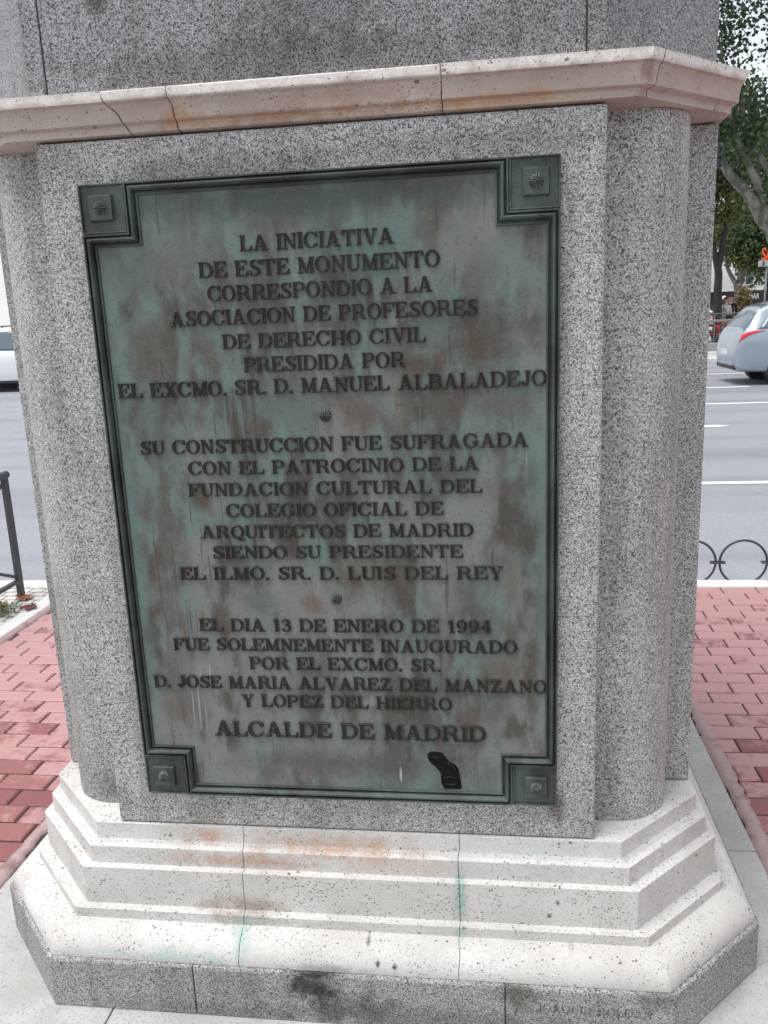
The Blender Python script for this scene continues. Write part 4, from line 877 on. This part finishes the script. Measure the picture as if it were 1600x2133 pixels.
def person(loc, H, label, top, trousers, hair, longhair, rz, step=.12, female=False):
    root = empty('person', loc, label, 'person', 'people on the far pavement', rz); s = H/1.75; w = .9 if female else 1.0
    def c(*L): return [(x*s, y*s, z*s, r_*s) for x, y, z, r_ in L]
    pel, chest, neck = (0, 0, .95, .13*w), (0, 0, 1.25, .145*w), (0, 0, 1.46, .055)
    head = [neck, (0, -.01, 1.55, .06), (0, -.015, 1.615, .088), (0, -.01, 1.68, .082), (0, -.005, 1.725, .05)]
    arms = [[(0, 0, 1.37, .10), (sx*.10, 0, 1.39, .075), (sx*.185*w, 0, 1.38, .055), (sx*.24*w, .02, 1.12, .043), (sx*.19*w, -.10, .92, .034), (sx*.16*w, -.14, .86, .030), (sx*.14*w, -.17, .80, .022)] for sx in (-1, 1)]
    legs = [[(0, 0, .95, .13*w), (sx*.085, 0, .86, .088), (sx*.095, -sx*step*.5, .50, .06), (sx*.095, -sx*step*.2, .12, .04), (sx*.095, -sx*step*.2-.02, .045, .04), (sx*.10, -sx*step*.2-.16, .03, .03)] for sx in (-1, 1)]
    limb_mesh('body', [c(pel, chest, (0, 0, 1.37, .10), *head)]+[c(*a) for a in arms]+[c(*l) for l in legs], MSK, root)
    m = MB()
    for sx in (-1, 1):                      # fingers and thumb, each its own tapering chain
        for k in range(4): m.tube([((sx*.14*w+(k-1.5)*.014)*s, -.18*s, .79*s), ((sx*.14*w+(k-1.5)*.016)*s, -.205*s, (.755-.004*abs(k-1.4))*s), ((sx*.14*w+(k-1.5)*.015)*s, -.20*s, (.722-.006*abs(k-1.4))*s)], [.0085*s, .0075*s, .005*s], 6)
        m.tube([((sx*.14*w-sx*.022)*s, -.17*s, .81*s), ((sx*.14*w-sx*.045)*s, -.195*s, .785*s), ((sx*.14*w-sx*.045)*s, -.21*s, .762*s)], [.010*s, .009*s, .006*s], 6)
    m.build('fingers', MSK, root, smooth=True, local=True)
    limb_mesh('sweater', [c((0, 0, .86, .155*w), (0, 0, 1.0, .150*w), (0, 0, 1.25, .162*w), (0, 0, 1.38, .115), (0, 0, 1.44, .075))]+[c((0, 0, 1.38, .115), (sx*.10, 0, 1.395, .088), (sx*.19*w, 0, 1.385, .070), (sx*.245*w, .02, 1.12, .058), (sx*.195*w, -.10, .93, .044)) for sx in (-1, 1)], top, root)
    limb_mesh('trousers', [c((0, 0, .95, .142*w), (sx*.088, 0, .84, .102), (sx*.095, -sx*step*.5, .50, .075), (sx*.095, -sx*step*.2, .10, .06)) for sx in (-1, 1)], trousers, root)
    m = MB()
    for sx in (-1, 1): m.tube([(sx*.095*s, (-sx*step*.2+.05)*s, .045*s), (sx*.097*s, (-sx*step*.2-.06)*s, .045*s), (sx*.10*s, (-sx*step*.2-.18)*s, .032*s)], [.045*s, .048*s, .032*s], 10)
    m.build('shoes', MBLK, root, smooth=True, local=True)
    m = MB(); hz = 1.66
    prof = [(.02, .105), (.06, .095), (.092, .06), (.102, .01), (.098, -.05)]
    vs = []; nn = 18
    for q, h in prof:
        for j in range(nn):
            t = 2*math.pi*j/nn; fr = max(0, -math.sin(t)); vs.append((q*math.cos(t)*s, (q*math.sin(t)*1.05+.012)*s, (hz+h+fr*max(0, .01-h)*1.3)*s))
    if longhair:
        for q, h in ((.112, -.12), (.115, -.19), (.09, -.24)):
            for j in range(nn):
                t = 2*math.pi*j/nn; fr = max(0, -math.sin(t)); vs.append((q*math.cos(t)*s*(1-.1*fr), (q*math.sin(t)*(1-.85*fr)+.02)*s, (hz+h+fr*(.06-h)*.9)*s))
    k = len(vs)//nn; m.v = vs; m.f = [tuple(range(nn))]+[(i*nn+j, i*nn+(j+1) % nn, (i+1)*nn+(j+1) % nn, (i+1)*nn+j) for i in range(k-1) for j in range(nn)]; m.mi = [0]*len(m.f)
    m.build('hair', hair, root, smooth=True, local=True)
    m = MB()
    for sx in (-1, 1): m.lathe((sx*.033*s, -.098*s, 1.635*s), [(.002, -.008), (.010*s, -.004), (.012*s, .004)], 'Y', 8)
    m.build('eyes', MBLK, root, local=True)
    m = MB(); m.tube([(0, -.095*s, 1.635*s), (0, -.112*s, 1.60*s), (0, -.098*s, 1.59*s)], [.008*s, .014*s, .008*s], 6)
    for sx in (-1, 1): m.tube([(sx*.086*s, .0, 1.645*s), (sx*.095*s, .012*s, 1.62*s), (sx*.086*s, .0, 1.59*s)], .012*s, 6)
    m.build('nose_and_ears', MSK, root, smooth=True, local=True)
    m = MB(); m.tube([(-.022*s, -.092*s, 1.562*s), (0, -.099*s, 1.56*s), (.022*s, -.092*s, 1.562*s)], .006*s, 6); m.build('mouth', plain('lips', (.40, .14, .12), .5), root, smooth=True, local=True)
    return root
wom = person((9.73, 34.5, 0), 1.76, 'person with auburn hair in a pale grey sweater and light trousers', plain('pale grey wool', (.55, .53, .54), .9, var=.15, scale=25), plain('pale trousers', (.42, .40, .41), .9), plain('auburn hair', (.16, .045, .03), .6, var=.4, scale=60), True, .25, female=True)
man = person((9.99, 34.85, 0), 1.84, 'person with short dark hair in dark clothes walking beside the auburn haired one', plain('black wool', (.016, .017, .022), .9), plain('dark trousers', (.02, .021, .028), .9), plain('dark hair', (.025, .018, .015), .6), False, -.1)
m = MB(); m.box(9.70, 9.95, 34.26, 34.34, .90, 1.06); o = m.build('handbag', MBLK, bevel=.02)
st_ = MB(); st_.tube([(9.72, 34.30, 1.04), (9.70, 34.33, 1.25), (9.62, 34.48, 1.44), (9.64, 34.56, 1.40), (9.75, 34.66, 1.2), (9.92, 34.36, 1.04)], .010, 6)
tag(o, 'dark handbag hanging at the hip of the person in the pale sweater', 'bag'); st_.build('strap', MBLK, o)

# ------------------------------------------------------------------ trees
def m_leaf(name, a, b, c2):
    k = NT(name); i = k.island; col = k.ramp(i, [(0, a), (.5, b), (1, c2)])
    k.p.inputs['Transmission Weight'].default_value = 0
    tr = k.n('ShaderNodeBsdfTranslucent'); k.L.new(col, tr.inputs['Color']); mx = k.n('ShaderNodeMixShader'); mx.inputs[0].default_value = .35
    k.fin(col, .5, spec=.4); out = k.N['Material Output']; k.L.new(k.p.outputs[0], mx.inputs[1]); k.L.new(tr.outputs[0], mx.inputs[2]); k.L.new(mx.outputs[0], out.inputs['Surface']); return k.m
MG1 = m_leaf('dark plane leaves', (.030, .055, .034), (.050, .086, .046), (.090, .130, .065))
MG2 = m_leaf('yellowing leaves', (.05, .075, .025), (.11, .13, .035), (.17, .16, .05))
MG3 = m_leaf('mid green leaves', (.045, .085, .035), (.075, .125, .05), (.13, .18, .075))
MG4 = m_leaf('rusty autumn leaves', (.20, .12, .07), (.27, .19, .10), (.36, .29, .18))
def m_bark(name, a, b, c2):
    k = NT(name); P = k.pos; n = k.noise(k.mapping(P, (1, 1, .5)), 5, 4, .6); v = k.noise(P, 22, 4, .7); c = k.mix(k.mr(n, .42, .58), a, b); c = k.mix(k.mr(v, .55, .7, 0, .7), c, c2); return k.fin(c, .85, v, .6, .02)
MB1 = m_bark('flaking plane bark', (.09, .085, .078), (.20, .19, .165), (.045, .042, .038)); MB2 = m_bark('dark bark', (.030, .026, .022), (.045, .038, .032), (.02, .018, .016))
def tree(name, label, base, stems, bark, crowns, group='trees across the road', cat='tree', spread=1.0):
    root = empty(name, (base[0], base[1], base[2] if len(base) > 2 else 0), label, cat, group)
    m = MB()
    for pts, rad in stems:
        P = [Vector(p) for p in pts]; Q = []; Rd = []; E = [P[0]]+P+[P[-1]]
        for i in range(1, len(E)-2):
            for s in range(4):
                u = s/4; a, b, c, d = E[i-1:i+3]; Q.append(.5*((2*b)+(c-a)*u+(2*a-5*b+4*c-d)*u*u+(3*b-a-3*c+d)*u**3)); Rd.append(rad[i-1]+(rad[i]-rad[i-1])*u)
        Q.append(P[-1]); Rd.append(rad[-1])
        m.tube([q+Vector((mnoise.noise(q*1.7), mnoise.noise(q*1.7+Vector((7, 1, 3))), 0))*.35*r_ for q, r_ in zip(Q, Rd)], Rd, 10)
    m.build('trunk', bark, root, smooth=True)
    for mat, n, sz, blobs, seed in crowns:
        r = np.random.default_rng(seed); vol = np.array([b[3]*b[4]*b[5] for b in blobs]); pick = r.choice(len(blobs), size=max(6, n//22), p=vol/vol.sum()); V = []
        for bi in pick:
            b = blobs[bi]; d = r.normal(size=3); d /= np.linalg.norm(d); q = r.random()**.42
            cc = np.array(b[:3])+d*q*np.array(b[3:6]); k = 22; pos = cc+r.normal(size=(k, 3))*np.array([.34, .34, .24])*(sz/.13)*spread
            ax = r.normal(size=(k, 3)); ax[:, 2] -= .5; ax /= np.linalg.norm(ax, axis=1)[:, None]; nb = r.normal(size=(k, 3)); nb[:, 2] += .7; nb = np.cross(ax, nb); nb /= np.linalg.norm(nb, axis=1)[:, None]
            L = sz*r.uniform(.7, 1.35, (k, 1)); up_ = np.cross(nb, ax)
            V.append(np.stack([pos, pos+ax*L*.45+nb*L*.5+up_*L*.12, pos+ax*L*1.05, pos+ax*L*.45-nb*L*.5+up_*L*.12], 1).reshape(-1, 3))
        V = np.concatenate(V)-np.array(root.location); nf = len(V)//4
        me = bpy.data.meshes.new('crown'); me.vertices.add(len(V)); me.vertices.foreach_set('co', V.ravel()); me.loops.add(len(V)); me.loops.foreach_set('vertex_index', np.arange(len(V), dtype=np.int32))
        me.polygons.add(nf); me.polygons.foreach_set('loop_start', np.arange(0, len(V), 4, dtype=np.int32)); me.update(calc_edges=True); me.validate(); me.materials.append(mat)
        o = bpy.data.objects.new('crown', me); COL.objects.link(o); o.parent = root
    return root
Y = 28.6
tree('plane_tree', 'leaning plane tree with mottled bark and great slanting limbs at the right edge', (11.0, Y), [
    ([(11.4, Y, 0), (10.75, Y, 1.33), (9.66, Y, 3.55), (9.17, Y, 4.2), (8.75, Y, 4.9), (8.28, Y, 5.42), (7.96, Y, 5.82), (7.6, Y, 6.5), (7.0, Y-.3, 8.4), (6.6, Y-.4, 10.5)], [.32, .26, .22, .21, .19, .16, .14, .12, .09, .04]),
    ([(9.3, Y, 3.95), (9.05, Y, 5.2), (8.78, Y, 5.75), (8.45, Y, 6.35), (8.2, Y, 6.95), (7.95, Y-.2, 7.55), (7.5, Y-.5, 9.5)], [.17, .14, .12, .10, .09, .08, .03]),
    ([(10.15, Y, 2.5), (9.85, Y, 4.6), (9.3, Y, 5.7), (8.9, Y+.2, 6.45), (8.5, Y+.3, 7.4), (8.3, Y+.4, 9.2)], [.2, .16, .12, .10, .08, .03]),
    ([(9.75, Y, 4.6), (10.3, Y, 6.5), (10.8, Y, 8.8)], [.15, .1, .04])], MB1,
    [(MG1, 13500, .12, [(7.0, Y-.2, 10.6, 1.9, 2.0, 2.0), (10.7, Y, 10.0, 1.7, 2.0, 2.0), (8.2, Y+.3, 8.0, 1.2, 1.5, .7), (6.8, Y, 8.2, 1.3, 1.8, 1.2), (10.2, Y, 7.6, 1.3, 1.8, .9), (8.6, Y, 12.8, 2.6, 2.4, 1.3)], 11),
     (MG3, 1500, .14, [(9.0, Y+.4, 6.9, .9, 1.0, .5), (7.6, Y+.3, 6.9, .7, 1.0, .5), (8.25, Y, 6.2, .35, .6, .3), (9.6, Y, 5.1, .4, .6, .4)], 12)])
tree('forked_tree', 'dark slim trunk forking low behind the red bicycle, its leaves turning yellow', (9.14, 34.2), [
    ([(9.35, 34.2, 0), (9.33, 34.2, 1.4), (9.27, 34.2, 2.65), (9.20, 34.2, 3.1), (9.02, 34.2, 3.9), (8.75, 34.2, 5.2), (8.5, 34.2, 7.2)], [.19, .165, .155, .13, .11, .085, .04]),
    ([(9.25, 34.2, 2.85), (9.40, 34.2, 3.55), (9.46, 34.2, 4.25), (9.52, 34.2, 4.8), (9.50, 34.2, 5.6), (9.6, 34.2, 7.5)], [.14, .125, .11, .095, .075, .04])], MB2,
    [(MG2, 1700, .13, [(9.35, 34.1, 5.0, .55, .6, .45), (8.85, 34.2, 4.4, .35, .5, .5), (9.2, 34.3, 5.9, .8, .8, .5)], 21), (MG3, 6500, .15, [(9.0, 34.3, 8.0, 2.2, 2.0, 1.8), (9.9, 34.5, 6.6, 1.0, 1.2, .7), (8.2, 34.3, 5.6, .7, .9, .7)], 22)])
tree('young_plane_tree', 'pale grey young plane tree splitting in three behind the walking people', (12.95, 44.5), [
    ([(12.9, 44.5, 0), (12.88, 44.5, 1.25), (12.85, 44.5, 2.1), (12.78, 44.5, 2.36), (12.40, 44.5, 2.98), (12.22, 44.5, 3.6), (12.1, 44.5, 5)], [.21, .19, .18, .14, .10, .08, .03]),
    ([(12.85, 44.5, 2.1), (12.99, 44.5, 2.7), (13.14, 44.5, 3.2), (13.4, 44.5, 4.6)], [.16, .13, .10, .04]), ([(12.97, 44.5, 2.6), (12.83, 44.5, 3.4), (12.8, 44.5, 4.8)], [.10, .08, .03])], MB1,
    [(MG3, 5200, .16, [(12.9, 44.5, 5.2, 1.6, 1.4, 1.3), (13.9, 44.5, 4.3, .9, 1.0, .8), (12.2, 44.6, 4.6, .7, .9, .5), (13.9, 44.0, 3.0, .55, .7, .5), (13.3, 44.9, 3.6, .5, .6, .4)], 31), (MG2, 900, .15, [(12.8, 44.2, 3.7, .5, .5, .4), (14.1, 44.2, 3.6, .5, .5, .5)], 33)])
tree('dense_tree', 'dense dark green tree filling the gap behind the slanting limbs', (15.1, 46.5), [([(15.1, 46.5, 0), (15.0, 46.5, 2.2), (14.8, 46.5, 4.0), (14.6, 46.5, 7)], [.2, .17, .14, .05])], MB2,
    [(MG1, 7000, .18, [(14.6, 46.5, 5.4, 1.8, 1.6, 1.5), (15.2, 46.3, 3.7, 1.1, 1.2, .9), (14.9, 45.8, 2.9, .6, .7, .45), (14.1, 46.4, 8.4, 2.6, 2.0, 2.2), (15.9, 46.5, 7.0, 1.5, 1.5, 1.6)], 41), (MG3, 3600, .17, [(13.9, 46.0, 6.2, 1.3, 1.2, 1.1), (14.3, 45.8, 4.2, .9, .8, .7), (14.3, 45.6, 3.1, .7, .6, .5)], 42)])
tree('autumn_shrub', 'rusty autumn shrub behind the roof of the silver car', (11.22, 37.5), [([(11.22, 37.5, 0), (11.20, 37.5, .9), (11.18, 37.5, 1.7)], [.05, .04, .015])], MB2,
    [(MG4, 900, .12, [(11.20, 37.5, 1.75, .28, .3, .42), (11.26, 37.5, 1.25, .32, .32, .35)], 51)], None, 'shrub', .3)

# ------------------------------------------------------------------ bar pavilion, building, sign, traffic light
MDK = plain('dark pavilion panel', (.022, .022, .024), .5); MWL = plain('pale render', (.70, .70, .69), .85, var=.08, scale=.6); MGW = plain('window pane', (.06, .07, .085), .08, spec=.8); MWF = plain('white window frame', (.62, .62, .61), .5)
MWG = plain('white opal globe', (.8, .8, .78), .3); MOR = plain('orange sign letters', (.85, .10, .02), .45); MGP = plain('grey sign panel', (.40, .42, .45), .5); MSG = plain('white sign letters', (.75, .75, .74), .5)
def sans(body, x, y, z, size, name, mat, parent, depth=.02, width=1.0):
    cu = bpy.data.curves.new(name, 'FONT'); cu.body = body; cu.size = size; cu.extrude = depth/2; cu.offset = size*.012
    ob = bpy.data.objects.new(name, cu); me = bpy.data.meshes.new_from_object(ob); bpy.data.objects.remove(ob)
    m = MB(); m.add([(x+v.co.x*width, y-v.co.z, z+v.co.y) for v in me.vertices], [tuple(p.vertices) for p in me.polygons]); bpy.data.meshes.remove(me)
    return m.build(name, mat, parent)
pv = empty('bar_pavilion', (18, 54, 0), 'low dark bar pavilion with white lettering and globe lamps across the road', 'pavilion')
m = MB(); m.box(12.6, 24, 52.2, 56, 0, 1.42); m.build('wall', plain('brown glazed wall', (.10, .07, .06), .4, var=.4, scale=2), pv)
m = MB(); m.box(12.4, 24.2, 51.9, 56.2, 1.42, 2.12); m.build('fascia', MDK, pv, bevel=.01)
m = MB(); m.box(12.2, 24.4, 51.7, 56.4, 2.12, 2.22); m.build('roof', MWL, pv, bevel=.01)
sans('URBAR', 15.22, 51.88, 1.64, .44, 'sign_lettering', MSG, pv, .03, .62)
for gx in (13.58, 14.06, 17.2, 18.2): m = MB(); m.lathe((gx, 51.75, 1.76), [(.005, -.13)]+[(.13*math.cos(R_(a)), .13*math.sin(R_(a))) for a in range(-75, 90, 15)]+[(.004, .13)], 'Z', 18); m.build('globe_lamp', MWG, pv, smooth=True)
b2 = empty('apartment_building', (-40, 52, 0), 'white apartment building behind the white sport utility car on the left', 'building')
m = MB(); m.box(-75, 8.2, 50, 62, 0, 13); m.build('wall', plain('white render', (.82, .82, .81), .85, var=.04, scale=.5), b2)
m = MB(); m.box(-75.3, 8.5, 49.7, 62.3, 13, 13.4); m.build('roof', MFP, b2)
for fl in range(3):
    for kx in range(15):
        x = -73+kx*5.6; z = 4.6+fl*2.7
        m = MB(); m.box(x, x+1.3, 49.93, 50.02, z, z+1.5); w = m.build('window', MWF, b2)
        m = MB(); m.box(x+.09, x+.61, 49.915, 49.935, z+.08, z+1.42); m.box(x+.69, x+1.21, 49.915, 49.935, z+.08, z+1.42); m.build('pane', MGW, w)
bd = empty('apartment_building', (20, 60, 0), 'pale rendered apartment building behind the trees on the right', 'building')
m = MB(); m.box(9, 46, 58, 70, 0, 11); m.build('wall', MWL, bd)
m = MB(); m.box(8.7, 46.3, 57.7, 70.3, 11, 11.4); m.build('roof', MFP, bd)
for fl in range(3):
    for kx in range(12):
        x = 10.3+kx*3.0; z = 2.55+fl*3.0
        m = MB(); m.box(x, x+1.2, 57.93, 58.02, z, z+1.55); w = m.build('window', MWF, bd)
        m = MB(); m.box(x+.09, x+.57, 57.915, 57.935, z+.08, z+1.47); m.box(x+.63, x+1.11, 57.915, 57.935, z+.08, z+1.47); m.build('pane', MGW, w)
        m = MB(); m.box(x-.08, x+1.28, 57.86, 58.0, z-.10, z-.004); m.build('sill', MFP, w)
sg = empty('street_sign', (13.2, 40, 0), 'grey street sign on two posts topped by large orange letters', 'sign')
m = MB(); m.box(12.50, 14.9, 39.94, 40.10, 3.06, 3.32); m.build('panel', MGP, sg, bevel=.01)
for px in (12.86, 14.5): m = MB(); m.tube([(px, 40.02, 0), (px, 40.02, 3.06)], .045, 10); m.build('post', MIL, sg, smooth=True)
sans('SA', 12.60, 39.98, 3.33, .80, 'orange_letters', MOR, sg, .08, .50)
m = MB(); m.tube([(12.70, 39.93, 3.28), (12.68, 39.93, 3.20)], .03, 6); m.tube([(12.68, 39.93, 3.21), (12.64, 39.93, 3.10)], .018, 5); m.tube([(12.68, 39.93, 3.21), (12.74, 39.93, 3.10)], .018, 5); m.build('walking_figure', MBLK, sg)
tl = empty('traffic_light', (5.55, 24.6, 0), 'traffic light on an arm over the road beside the monument', 'traffic light')
m = MB(); m.tube([(5.55, 24.6, -.02), (5.55, 24.6, 5.25)], [.09, .065], 14); m.build('pole', MIR, tl, smooth=True)
m = MB(); m.tube([(5.55, 24.6, 5.2), (6.1, 24.6, 5.25), (6.72, 24.6, 5.2)], .04, 10); m.build('arm', MIL, tl, smooth=True)
m = MB(); m.box(6.60, 6.76, 24.48, 24.72, 5.28, 5.98); m.build('housing', MBLK, tl, bevel=.02)
for k in range(3):
    m = MB(); m.torus((6.83, 24.6, 5.40+k*.23), .10, .02, 'X', 20, 6, -10, 190); m.tube([(6.70, 24.6, 5.40+k*.23), (6.84, 24.6, 5.40+k*.23)], [.10, .10], 18, True); m.build('visor', plain('blue black visor', (.02, .025, .035), .4), tl, smooth=True, autosmooth=40)
